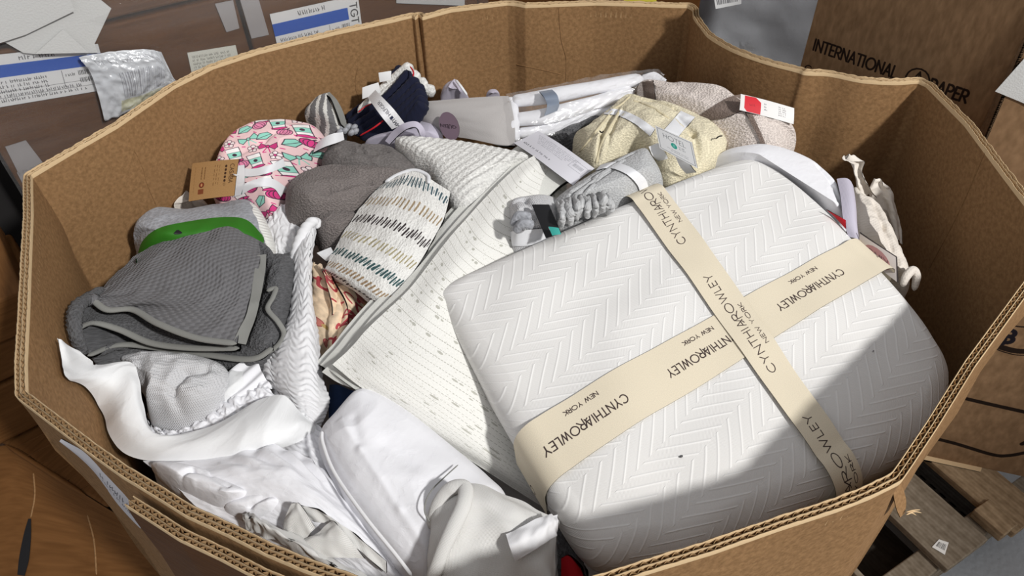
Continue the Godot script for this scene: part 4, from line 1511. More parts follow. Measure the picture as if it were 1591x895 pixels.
func build_left_items():
	# dark grey towel: a body with three hemmed layers folded over its front
	var t := thing("charcoal_towel", "large dark grey textured bath towel with grey hems, folded against the left wall", "towel")
	var body := pad([[118, 470, -0.115], [150, 452, -0.14], [210, 402, -0.148], [255, 374, -0.145], [310, 357, -0.14], [355, 352, -0.14], [395, 364, -0.14], [425, 392, -0.15], [430, 470, -0.16], [410, 555, -0.19], [330, 562, -0.2], [240, 556, -0.205], [180, 558, -0.19], [140, 548, -0.15], [118, 515, -0.125]],
		[[215, 470, -0.195], [370, 460, -0.175]], {"r": 0.012, "drop": 0.07, "disp": rumple(0.004, 9.0, 3)})
	part("folded_layers", body, mats.charcoal, t)
	var bumps := rumple(0.004, 11.0, 5)
	var d2 := func(x, y, _u, _w): return bumps.call(x, y)
	var layer := func(rows: Array, hem: Array, m: Material, sd: int):
		var r := rows.duplicate()
		r.append(hem)
		part("towel_layer", patch(r, 70, 40, 0.006, d2, false, 0.5), m, t)
		var pts := []
		for q in hem: pts.append(P(q[0], q[1], q[2] + 0.003))
		part("hem", tube(pts, [0.0045, 0.0052, 0.0052, 0.0048], 0.62, 10, 70), mats.charcoal_hem, t, "flat woven grey hem")
	layer.call([[[150, 545, -0.17], [220, 535, -0.195], [290, 530, -0.195], [350, 530, -0.19], [420, 500, -0.18]]], [[136, 553, -0.15], [186, 536, -0.18], [250, 541, -0.192], [320, 551, -0.19], [390, 558, -0.185], [424, 541, -0.18]], mats.charcoal, 1)
	layer.call([[[128, 470, -0.135], [170, 478, -0.155], [230, 490, -0.165], [300, 510, -0.17], [372, 520, -0.168]]], [[118, 512, -0.118], [145, 502, -0.138], [185, 512, -0.158], [235, 533, -0.172], [300, 541, -0.172], [372, 541, -0.17]], mats.charcoal, 2)
	layer.call([[[208, 400, -0.146], [258, 372, -0.141], [308, 356, -0.137], [352, 351, -0.137], [402, 374, -0.142]], [[165, 440, -0.145], [225, 415, -0.128], [290, 400, -0.122], [345, 395, -0.122], [404, 405, -0.13]], [[140, 462, -0.125], [200, 455, -0.13], [275, 462, -0.128], [335, 465, -0.128], [388, 462, -0.134]]],
		[[118, 474, -0.105], [138, 463, -0.12], [166, 481, -0.132], [206, 481, -0.142], [246, 503, -0.142], [305, 525, -0.144], [368, 534, -0.145]], mats.charcoal_pop, 3)
	part("hem", patch([[[400, 398, -0.13], [414, 396, -0.132]], [[394, 430, -0.13], [410, 436, -0.133]], [[384, 485, -0.135], [398, 490, -0.139]], [[362, 530, -0.142], [382, 534, -0.146]]], 8, 40, 0.004, d2), mats.charcoal_hem, t, "flat woven grey hem along the right side")
	part("rolled_end", pad([[412, 398, -0.165], [436, 392, -0.165], [456, 402, -0.17], [458, 440, -0.175], [448, 490, -0.185], [438, 530, -0.19], [412, 560, -0.2], [385, 566, -0.205], [376, 545, -0.19], [392, 500, -0.17], [408, 440, -0.165]],
		[[432, 420, -0.15], [412, 530, -0.175]], {"r": 0.012, "drop": 0.06, "disp": rumple(0.005, 14.0, 9)}), mats.charcoal, t)
	part("hem", tube([[414, 452, -0.148], [428, 448, -0.149], [424, 462, -0.149], [416, 480, -0.155], [432, 500, -0.163], [441, 518, -0.176], [432, 536, -0.184], [410, 552, -0.19]], [0.004], 0.6, 10, 60), mats.charcoal_hem, t, "curled grey hem at the right end")
	part("curled_side", tube([[132, 552, -0.14], [119, 524, -0.108], [115, 498, -0.095], [120, 477, -0.10], [137, 464, -0.12], [160, 449, -0.14]], [0.007, 0.009, 0.010, 0.009, 0.007], 1.0, 14, 40, func(l, a): return 0.0014 * sin(l * 900.0) * sin(a * 5.0)), mats.charcoal, t)

	# light grey towel in a green sleeve
	t = thing("sleeved_towel", "pale grey terry towel wrapped in a green sleeve, under the dark grey towel", "towel")
	var base := pad([[204, 352, -0.14], [216, 332, -0.135], [246, 318, -0.14], [295, 322, -0.16], [345, 314, -0.175], [385, 308, -0.175], [405, 326, -0.175], [418, 365, -0.18], [420, 410, -0.2], [330, 420, -0.2], [225, 418, -0.2], [208, 385, -0.19]],
		[[260, 362, -0.125], [360, 352, -0.14]], {"r": 0.016, "drop": 0.06, "disp": rumple(0.003, 12.0, 4), "turn": 0.4})
	part("folded_towel", base, mats.grey_terry, t)
	part("sleeve", drape([base], [[[212, 402], [222, 374], [248, 354], [298, 343], [350, 337], [384, 342], [410, 368]], [[214, 412], [238, 396], [264, 380], [305, 370], [350, 364], [388, 370], [410, 385]], [[224, 416], [250, 414], [280, 410], [320, 412], [350, 410], [388, 400], [412, 400]]], 60, 20, 0.0012, 0.004), mats.green, t, "green paper sleeve")
	part("sleeve_mark", drape([base], [[[270, 362], [276, 357], [283, 361]], [[272, 364], [277, 364], [282, 363]]], 8, 5, 0.0006, 0.0055), mats.black, t)
	part("towel_end", pad([[368, 318, -0.172], [388, 312, -0.17], [408, 330, -0.172], [424, 372, -0.178], [416, 392, -0.185], [400, 362, -0.178], [372, 335, -0.172]], [[392, 335, -0.158], [410, 368, -0.168]], {"r": 0.01, "drop": 0.04, "turn": 1.2}), mats.ribbed_white, t, "ribbed white band at its right end")

	# pink printed bundle with ties and a kraft tag
	t = thing("printed_bundle", "pink printed cloth bundle tied with white tape, with a brown kraft tag", "cloth bundle")
	base = pad([[345, 212, -0.098], [374, 190, -0.09], [400, 181, -0.09], [440, 180, -0.102], [470, 187, -0.12], [496, 197, -0.14], [505, 214, -0.155], [498, 240, -0.168], [478, 268, -0.185], [458, 290, -0.19], [440, 322, -0.195], [426, 337, -0.2], [400, 328, -0.195], [370, 318, -0.185], [330, 300, -0.16], [326, 262, -0.13]],
		[[435, 215, -0.098], [405, 285, -0.14]], {"r": 0.018, "drop": 0.05, "disp": both(creases([[[[505, 205], [470, 250], [440, 275]], 0.006, -0.006], [[[380, 262], [420, 252], [445, 240]], 0.006, -0.005], [[[400, 300], [430, 285]], 0.006, -0.004]], -0.15), rumple(0.003, 12.0, 6)), "turn": 0.35})
	part("folded_cloth", base, mats.pink_print, t)
	part("white_tie", drape([base], [[[372, 260], [392, 262], [420, 256], [440, 246]], [[378, 274], [394, 274], [420, 268], [444, 258]]], 30, 8, 0.0012, 0.003), mats.band_white, t)
	part("white_tie", drape([base], [[[378, 286], [400, 278], [424, 278], [446, 292]], [[376, 302], [398, 291], [424, 292], [436, 306]]], 30, 8, 0.0012, 0.003), mats.band_white, t)
	part("white_tie", drape([base], [[[365, 258], [380, 256]], [[366, 285], [380, 282]], [[362, 306], [374, 303]]], 8, 24, 0.0012, 0.0035), mats.band_white, t)
	var k := Ink.new(256, 204, Color8(178, 138, 90))
	k.grain(5, 0.12, 0.2)
	var br := Color8(66, 42, 26)
	k.text("CASABA", Vector2(238, 26), 20, 2.6, br, PI / 2, 1.05)
	for i in 6: k.shape(k.arc(Vector2(196, 36 + i * 20), 5, 7, 0, 360), br if i < 5 else Color8(178, 138, 90), 1.5, br)
	for i in 3:
		for j in 5: k.line(Vector2(162 - i * 13, 26 + j * 24), Vector2(162 - i * 13, 26 + j * 24 + 16 - (j + i) % 3 * 4), 3 if i > 0 else 2, Color8(120, 84, 48))
	for i in 2: k.greek(60, 60, 70, 3, br, i)
	for i in 2:
		for j in 5: k.line(Vector2(82 - i * 18, 32 + j * 14), Vector2(82 - i * 18, 41 + j * 14), 4, Color8(110, 74, 40))
	k.shape(k.arc(Vector2(70, 128), 14, 14, 0, 360), Color8(140, 56, 34), 2, br)
	k.shape(k.arc(Vector2(70, 128), 5, 8, 0, 360), Color8(200, 150, 100), 0, br)
	k.rect(52, 150, 84, 176, Color8(130, 70, 40))
	for j in 8: k.line(Vector2(24, 26 + j * 18), Vector2(24, 38 + j * 18), 1.5, Color8(130, 92, 56))
	card([[299, 254, -0.122], [371, 247, -0.092], [364, 304, -0.122], [293, 313, -0.15]], printed(k.tex(), 0.8), "kraft_tag", t, 0.002, 0.001, "brown kraft tag with dark print")
	part("tag_pin", tube([P(362, 270, -0.103), P(366, 272, -0.1), P(372, 272, -0.104)], [0.0012], 1.0, 6, 8), mats.band_white, t)

	# what peeks out beneath the tag
	single("pale_cloth", pad([[268, 316, -0.17], [276, 302, -0.165], [290, 295, -0.165], [300, 300, -0.195], [320, 312, -0.2], [318, 322, -0.205], [280, 322, -0.205]], [[295, 310, -0.185]], {"r": 0.008, "drop": 0.04, "n": 60, "k": 16}), mats.waffle, "pale cream terry scrap showing under the kraft tag by the left wall", "towel")

	# striped grey and white towel
	t = thing("striped_towel", "grey and white zebra-striped towel standing against the back left wall behind the pink bundle", "towel")
	part("folded_towel", patch([[[490, 152, -0.095], [500, 148, -0.09], [511, 147, -0.09], [526, 168, -0.12]], [[474, 172, -0.115], [492, 172, -0.108], [510, 176, -0.108], [534, 188, -0.135]], [[478, 196, -0.15], [496, 196, -0.142], [514, 202, -0.142], [540, 212, -0.16]], [[488, 225, -0.2], [500, 230, -0.19], [512, 236, -0.19], [530, 240, -0.2]]], 50, 60, 0.012, func(x, y, _u, _w): return 0.003 * sin(x * 60.0)), mats.zebra, t)
	part("grey_border", patch([[[504, 145, -0.088], [512, 143, -0.09]], [[514, 152, -0.088], [524, 156, -0.098]], [[522, 170, -0.108], [534, 176, -0.122]], [[530, 192, -0.13], [541, 202, -0.15]]], 8, 30, 0.004), mats.charcoal_hem, t, "plain grey woven border")
	single("tape_label", patch([[[492, 226, -0.148], [488, 238, -0.15]], [[506, 214, -0.132], [504, 230, -0.136]], [[520, 208, -0.128], [520, 224, -0.134]], [[532, 206, -0.136], [534, 218, -0.142]]], 8, 24, 0.002), mats.band_white, "small crumpled white tape loop between striped towel and grey plush robe", "tape")

	# navy washcloths
	t = thing("washcloth_bundle", "bundle of navy washcloths with red edge, banded in lettered white paper", "towels")
	var folds := [[[538, 188], [592, 148], [628, 104]], [[540, 195], [600, 158], [640, 112]], [[545, 203], [608, 165], [650, 122]], [[552, 210], [615, 172], [658, 132]], [[560, 216], [620, 180], [661, 142]], [[570, 220], [626, 186], [662, 152]], [[584, 222], [634, 192], [660, 160]]]
	for i in folds.size():
		var pts := []
		for j in 3: pts.append(P(folds[i][j][0], folds[i][j][1], [-0.168, -0.122, -0.082][j] - 0.004 * absf(i - 2)))
		part("folded_washcloth", tube(pts, [0.009, 0.0115, 0.0125, 0.0115], 1.25, 12, 36, func(l, a): return 0.0006 * sin(l * 500.0) * cos(a * 3.0)), mats.navy, t)
	for i in 4:
		var pts := [P(556 + i * 8, 176 - i * 4, -0.145), P(604 + i * 11, 132 + i * 2, -0.112), P(641 + i * 12, 101 + i * 14, -0.076 - 0.014 * i)]
		part("white_washcloth", tube(pts, [0.008, 0.01, 0.011], 1.2, 12, 30), mats.white_terry, t, "white washcloth behind the navy ones")
	part("red_edge", tube([P(559, 211, -0.142), P(580, 199, -0.122), P(596, 187, -0.112)], [0.0016], 1.0, 6, 20), mats.red, t)
	part("red_edge", tube([P(637, 103, -0.068), P(642, 111, -0.07), P(642, 119, -0.074)], [0.0016], 1.0, 6, 14), mats.red, t)
	part("red_edge", tube([P(556, 175, -0.128), P(567, 166, -0.122), P(577, 161, -0.118)], [0.0012], 1.0, 6, 14), mats.red, t)
	k = Ink.new(512, 128, Color8(224, 224, 226))
	k.grain(2, 0.05, 0.05)
	k.text("TOMMY", Vector2(-70, 46), 34, 5, Color8(50, 50, 60), 0.0, 0.9)
	k.rect(78, 46, 100, 80, Color8(40, 44, 70))
	k.text("HILFIGER", Vector2(118, 48), 32, 5, Color8(50, 50, 60), 0.0, 1.15)
	part("paper_band", patch([[[609, 201, -0.132], [596, 185, -0.1], [586, 172, -0.092], [576, 158, -0.102], [568, 147, -0.125]], [[629, 192, -0.128], [612, 170, -0.095], [598, 155, -0.088], [586, 143, -0.096], [578, 133, -0.118]]], 40, 14, 0.0012, null, true), printed(k.tex(), 0.7), t, "white lettered paper band")
	for q in [[532, 190], [530, 198], [536, 203], [541, 197], [546, 206], [552, 204], [550, 198], [528, 205]]:
		part("fringe_knot", tube([P(q[0] - 3, q[1] + 4, -0.152), P(q[0], q[1], -0.143), P(q[0] + 4, q[1] - 3, -0.146)], [0.004, 0.0055, 0.004], 1.0, 8, 10, func(l, a): return 0.0012 * sin(l * 900.0 + a * 3.0)), mats.grey_terry, t)
	card([[588, 113, -0.078], [608, 110, -0.076], [608, 124, -0.09], [590, 128, -0.095]], mats.label, "care_label", t, 0.001)
	card([[563, 136, -0.1], [588, 128, -0.092], [592, 144, -0.105], [563, 154, -0.118]], mats.label, "care_label", t, 0.001)

	# grey-brown plush robe in three lumps
	t = thing("plush_robe", "grey-brown plush terry cloth bunched in soft lumps beside the pink bundle", "towel")
	part("upper_fold", pad([[498, 250, -0.165], [512, 228, -0.16], [535, 219, -0.155], [570, 222, -0.155], [606, 226, -0.155], [636, 246, -0.16], [650, 266, -0.165], [600, 285, -0.17], [520, 275, -0.17]], [[540, 240, -0.13], [610, 250, -0.14]], {"r": 0.016, "drop": 0.05, "disp": both(rumple(0.007, 14.0, 11, 0.0008), creases([[[[530, 235], [560, 240], [600, 236]], 0.006, -0.008], [[[555, 222], [565, 240]], 0.005, -0.006]], -0.14))}), mats.plush_dark, t)
	part("main_fold", pad([[440, 308, -0.175], [452, 280, -0.165], [480, 260, -0.155], [520, 250, -0.15], [570, 250, -0.15], [620, 258, -0.155], [648, 268, -0.16], [610, 290, -0.165], [572, 310, -0.168], [556, 328, -0.172], [520, 345, -0.18], [480, 350, -0.185], [446, 340, -0.185]], [[478, 302, -0.125], [590, 275, -0.14]], {"r": 0.022, "drop": 0.05, "disp": both(rumple(0.004, 9.0, 13, 0.0008), creases([[[[470, 335], [510, 300], [570, 280], [620, 272]], 0.01, -0.009], [[[520, 262], [560, 268], [600, 262]], 0.008, 0.004]], -0.14))}), mats.plush, t)
	part("lower_fold", pad([[485, 352, -0.185], [496, 332, -0.175], [520, 323, -0.17], [552, 326, -0.17], [560, 334, -0.172], [548, 352, -0.178], [536, 375, -0.188], [520, 386, -0.195], [498, 381, -0.195]], [[512, 345, -0.155], [528, 350, -0.157]], {"r": 0.018, "drop": 0.05, "disp": rumple(0.002, 20.0, 2, 0.0006), "turn": 1.0}), mats.plush, t)


func build_middle_items():
	# dotted cream muslin blanket, several layers thick at its left edge
	var t := thing("muslin_blanket", "large cream dotted muslin blanket folded in layers, spread left of the tied quilt", "blanket")
	var soft := nz(6.0, 19)
	var d := func(x, y, _u, _w): return 0.004 * soft.get_noise_2d(x, y)
	part("top_layer", patch([
		[[838, 237, -0.115], [852, 246, -0.120], [866, 258, -0.136], [880, 275, -0.155]],
		[[800, 262, -0.115], [815, 280, -0.118], [850, 296, -0.136], [880, 320, -0.165]],
		[[745, 315, -0.120], [775, 345, -0.124], [830, 365, -0.152], [880, 385, -0.200]],
		[[690, 380, -0.125], [715, 410, -0.126], [760, 440, -0.157], [830, 470, -0.220]],
		[[634, 450, -0.130], [670, 480, -0.131], [740, 520, -0.167], [830, 560, -0.240]],
		[[573, 511, -0.135], [640, 560, -0.141], [740, 620, -0.182], [850, 690, -0.260]],
		[[545, 540, -0.142], [600, 592, -0.151], [710, 668, -0.197], [860, 770, -0.270]],
		[[517, 567, -0.150], [565, 604, -0.164], [690, 690, -0.222], [872, 806, -0.290]]], 110, 110, 0.007, d, false, -0.05), mats.muslin, t)
	for e in [[0.0, -0.011, 0.0], [11.0, -0.021, 4.0], [18.0, -0.031, 9.0]]:
		var a := []
		var b := []
		var c := []
		for q in [[826, 234, -0.118], [797, 256, -0.118], [742, 308, -0.122], [684, 372, -0.127], [628, 440, -0.132], [570, 502, -0.14], [535, 545, -0.146], [508, 572, -0.155]]:
			a.append([q[0] - e[0], q[1] - e[0] * 0.55, q[2] + e[1]])
			b.append([q[0] + 18, q[1] + 14, q[2] + e[1] + 0.002])
			c.append([q[0] + 60, q[1] + 44, q[2] + e[1] - 0.003])
		part("under_layer", patch([c, b, a], 90, 14, 0.007, d, false, 0.4), mats.muslin_plain, t)
	part("front_corner", patch([[[500, 578, -0.172], [512, 568, -0.165], [532, 560, -0.16]], [[530, 596, -0.178], [545, 590, -0.17], [560, 584, -0.166]], [[570, 607, -0.185], [590, 604, -0.178], [606, 612, -0.174]], [[622, 606, -0.19], [628, 610, -0.185], [640, 632, -0.18]]], 20, 40, 0.006, d), mats.muslin_plain, t)

	# quilted white towel above it
	single("fan_ribbed_towel", pad([[612, 216, -0.14], [632, 209, -0.13], [680, 211, -0.125], [730, 217, -0.12], [790, 228, -0.115], [822, 238, -0.115], [790, 258, -0.125], [740, 310, -0.135], [710, 318, -0.14], [688, 296, -0.142], [664, 262, -0.142], [640, 245, -0.142]],
		[[660, 232, -0.122], [740, 262, -0.116]], {"r": 0.012, "drop": 0.05, "disp": func(x, z): return 0.0016 * sin(Vector2(x + 0.28, z + 1.3).length() * 420.0), "turn": 0.6}), mats.white_terry, "white towel with curved ribbing lying above the dotted muslin blanket", "towel")

	# white towel with rows of coloured dashes
	t = thing("dash_striped_towel", "white terry towel with rows of teal, tan and black dashes beside the muslin blanket", "towel")
	part("folded_towel", patch([
		[[598, 284, -0.15], [618, 272, -0.138], [642, 265, -0.13], [664, 274, -0.128], [700, 298, -0.135]],
		[[573, 306, -0.155], [600, 304, -0.136], [630, 306, -0.128], [665, 320, -0.126], [690, 338, -0.135]],
		[[550, 336, -0.16], [580, 340, -0.138], [612, 348, -0.128], [645, 362, -0.128], [668, 380, -0.138]],
		[[532, 366, -0.165], [556, 372, -0.142], [590, 386, -0.132], [620, 402, -0.132], [645, 418, -0.142]],
		[[515, 396, -0.17], [538, 402, -0.15], [565, 416, -0.14], [596, 436, -0.14], [618, 452, -0.15]],
		[[506, 416, -0.178], [522, 424, -0.165], [548, 440, -0.158], [578, 460, -0.158], [598, 476, -0.165]],
		[[504, 424, -0.2], [520, 434, -0.192], [546, 450, -0.188], [574, 470, -0.188], [594, 484, -0.19]]], 70, 90, 0.012, func(x, y, _u, _w): return 0.0025 * soft.get_noise_2d(x * 3.0, y * 3.0), true), mats.dashes, t)
	part("white_seam", tube([P(598, 283, -0.146), P(618, 271, -0.135), P(643, 264, -0.127), P(664, 272, -0.125), P(666, 285, -0.122)], [0.0035], 0.7, 8, 40), mats.band_white, t)
	part("hem_tag", patch([[[492, 393, -0.178], [514, 384, -0.165]], [[500, 400, -0.18], [518, 392, -0.168]], [[507, 406, -0.185], [520, 399, -0.172]]], 8, 10, 0.001), mats.paper, t, "white care tag at its lower left corner")

	# faded floral sheet in the gap
	t = thing("floral_sheet", "crumpled peach sheet with red floral print in the gap left of the muslin blanket", "sheet")
	part("sheet_fold", patch([[[487, 408, -0.2], [504, 418, -0.19], [540, 440, -0.2], [580, 466, -0.215]], [[488, 450, -0.21], [508, 455, -0.19], [536, 470, -0.2], [572, 490, -0.22]], [[492, 500, -0.215], [506, 505, -0.195], [530, 512, -0.205], [556, 525, -0.225]], [[498, 570, -0.235], [508, 570, -0.225], [520, 572, -0.225], [532, 572, -0.235]]], 50, 60, 0.003, func(x, y, u, _w): return 0.008 * sin(u * 11.0 + y * 14.0) + 0.004 * soft.get_noise_2d(x * 5.0, y * 5.0)), mats.floral, t)
	part("sheet_fold", patch([[[498, 412, -0.185], [506, 420, -0.18]], [[508, 440, -0.182], [522, 445, -0.182]], [[518, 480, -0.19], [540, 480, -0.19]], [[512, 520, -0.2], [538, 512, -0.2]], [[505, 556, -0.215], [520, 545, -0.215]]], 20, 50, 0.003, func(_x, y, u, _w): return 0.006 * sin(u * 5.0 + y * 30.0), false, 0.8), mats.floral, t)

	# white cable-stitched coverlet running down the middle left
	var cab := func(x, y, u, _w):
		var q := fposmod(x * 24.0, 1.0)
		var br := sin(y * 430.0 + 2.6 * sin(x * 210.0) + float(int(x * 24.0)) * 1.9 + 2.4 * soft.get_noise_2d(x * 8.0, y * 8.0))
		return 0.0011 * br * (0.4 + 0.6 * sin(q * PI)) + 0.003 * soft.get_noise_2d(x * 2.0, y * 1.5) - 0.006 * pow(absf(u - 0.5) * 2.0, 4.0)
	t = thing("cable_coverlet", "white coverlet with puckered cable stitching, hanging down between dark grey towel and floral sheet", "coverlet")
	part("stitched_panel", patch([
		[[455, 372, -0.2], [470, 352, -0.17], [484, 342, -0.16], [496, 346, -0.175]],
		[[448, 420, -0.2], [462, 405, -0.168], [478, 400, -0.158], [490, 405, -0.18]],
		[[442, 480, -0.205], [458, 465, -0.17], [478, 462, -0.16], [492, 468, -0.185]],
		[[428, 525, -0.21], [448, 515, -0.175], [476, 516, -0.165], [500, 528, -0.19]],
		[[408, 548, -0.215], [436, 555, -0.182], [476, 565, -0.172], [506, 580, -0.195]],
		[[408, 575, -0.22], [438, 595, -0.19], [474, 606, -0.18], [516, 616, -0.205]],
		[[425, 600, -0.225], [448, 625, -0.2], [476, 636, -0.192], [510, 642, -0.21]],
		[[455, 640, -0.23], [470, 655, -0.215], [482, 662, -0.21], [498, 668, -0.22]]], 90, 200, 0.006, cab), mats.white, t)
	part("rolled_edge", tube([[456, 410, -0.19], [464, 378, -0.17], [476, 354, -0.158], [488, 344, -0.158], [496, 352, -0.17]], [0.008, 0.009, 0.0095, 0.009, 0.008], 0.9, 14, 60, func(l, a): return 0.0009 * sin(l * 520.0 + a * 2.0)), mats.white, t, "rolled white edge")
	part("side_fold", patch([[[400, 552, -0.215], [412, 548, -0.2], [424, 548, -0.2]], [[405, 590, -0.225], [420, 588, -0.205], [436, 595, -0.205]], [[440, 640, -0.23], [450, 640, -0.22], [462, 650, -0.22]]], 24, 60, 0.004, func(x, y, _u, _w): return 0.0014 * sin(y * 420.0 + 3.0 * sin(x * 120.0))), mats.white, t)

	# puckered white cloth between the pink bundle and the plush robe
	single("puckered_cloth", patch([[[412, 350, -0.21], [424, 330, -0.19], [440, 318, -0.185], [456, 330, -0.19]], [[404, 372, -0.215], [424, 360, -0.195], [446, 350, -0.19], [474, 350, -0.195]], [[412, 395, -0.22], [430, 390, -0.2], [450, 385, -0.195], [474, 372, -0.2]], [[424, 400, -0.225], [440, 402, -0.21], [452, 402, -0.205], [462, 398, -0.21]]], 60, 60, 0.004, func(x, y, _u, _w): return 0.0015 * sin(x * 430.0 + 4.0 * soft.get_noise_2d(x * 9.0, y * 9.0)) + 0.004 * soft.get_noise_2d(x * 4.0, y * 4.0)), mats.white, "pale puckered cloth showing between the plush robe and the dark grey towel", "cloth")

	# dark blue cloth deep in the gap
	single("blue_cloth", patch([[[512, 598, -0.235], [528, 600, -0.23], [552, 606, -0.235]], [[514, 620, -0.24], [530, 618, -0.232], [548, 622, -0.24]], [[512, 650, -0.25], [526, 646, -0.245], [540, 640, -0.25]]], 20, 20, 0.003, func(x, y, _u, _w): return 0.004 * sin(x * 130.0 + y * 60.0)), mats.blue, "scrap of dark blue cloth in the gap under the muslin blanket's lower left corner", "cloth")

	# lavender items between the navy cloths and the queen sheet pack
	t = thing("lavender_towel", "lavender folded towel with a looped strap beneath the navy washcloths", "towel")
	part("folded_towel", pad([[566, 222, -0.175], [590, 206, -0.165], [620, 195, -0.155], [650, 186, -0.15], [672, 190, -0.15], [688, 208, -0.155], [680, 222, -0.16], [620, 226, -0.17]], [[610, 212, -0.148], [664, 204, -0.138]], {"r": 0.01, "drop": 0.04, "turn": 0.5}), mats.lavender, t)
	part("strap_loop", patch([[[600, 219, -0.15], [607, 224, -0.152]], [[612, 204, -0.13], [621, 210, -0.13]], [[626, 194, -0.112], [632, 202, -0.115]], [[645, 190, -0.106], [645, 199, -0.11]], [[656, 198, -0.115], [650, 206, -0.118]], [[662, 212, -0.135], [653, 214, -0.138]]], 8, 50, 0.003), mats.lavender, t, "looped lavender strap")
	t = thing("lavender_wad", "small crumpled lavender and white cloth wad behind the queen sheet pack, by the back fold", "cloth")
	part("crumpled_cloth", pad([[684, 150, -0.14], [688, 134, -0.13], [700, 124, -0.12], [710, 124, -0.118], [718, 136, -0.12], [728, 150, -0.135], [700, 158, -0.15]], [[704, 138, -0.112]], {"r": 0.01, "drop": 0.05, "n": 70, "k": 20, "disp": creases([[[[694, 146], [708, 126]], 0.003, 0.004], [[[712, 128], [716, 148]], 0.003, -0.005]], -0.12)}), mats.lavender, t)
	part("white_edge", tube([P(708, 124, -0.104), P(716, 134, -0.105), P(726, 148, -0.12)], [0.0028], 0.8, 8, 20), mats.band_white, t)
	single("lavender_bud", pad([[755, 146, -0.125], [760, 139, -0.12], [770, 138, -0.12], [776, 143, -0.12], [774, 150, -0.13], [758, 152, -0.13]], [[766, 145, -0.113]], {"r": 0.006, "drop": 0.03, "n": 50, "k": 14}), mats.lavender, "tiny lavender cloth tip peeking over the queen sheet pack's grey face", "cloth")

	# small underlying whites that close the gaps
	single("white_scrap", pad([[392, 578, -0.21], [372, 574, -0.205], [356, 574, -0.2], [350, 600, -0.205], [344, 620, -0.212], [360, 616, -0.212], [384, 600, -0.212]], [[366, 594, -0.198]], {"r": 0.006, "drop": 0.03, "n": 60, "k": 16}), mats.paper, "white folded paper tag corner right of the pale grey hand towel", "tag")


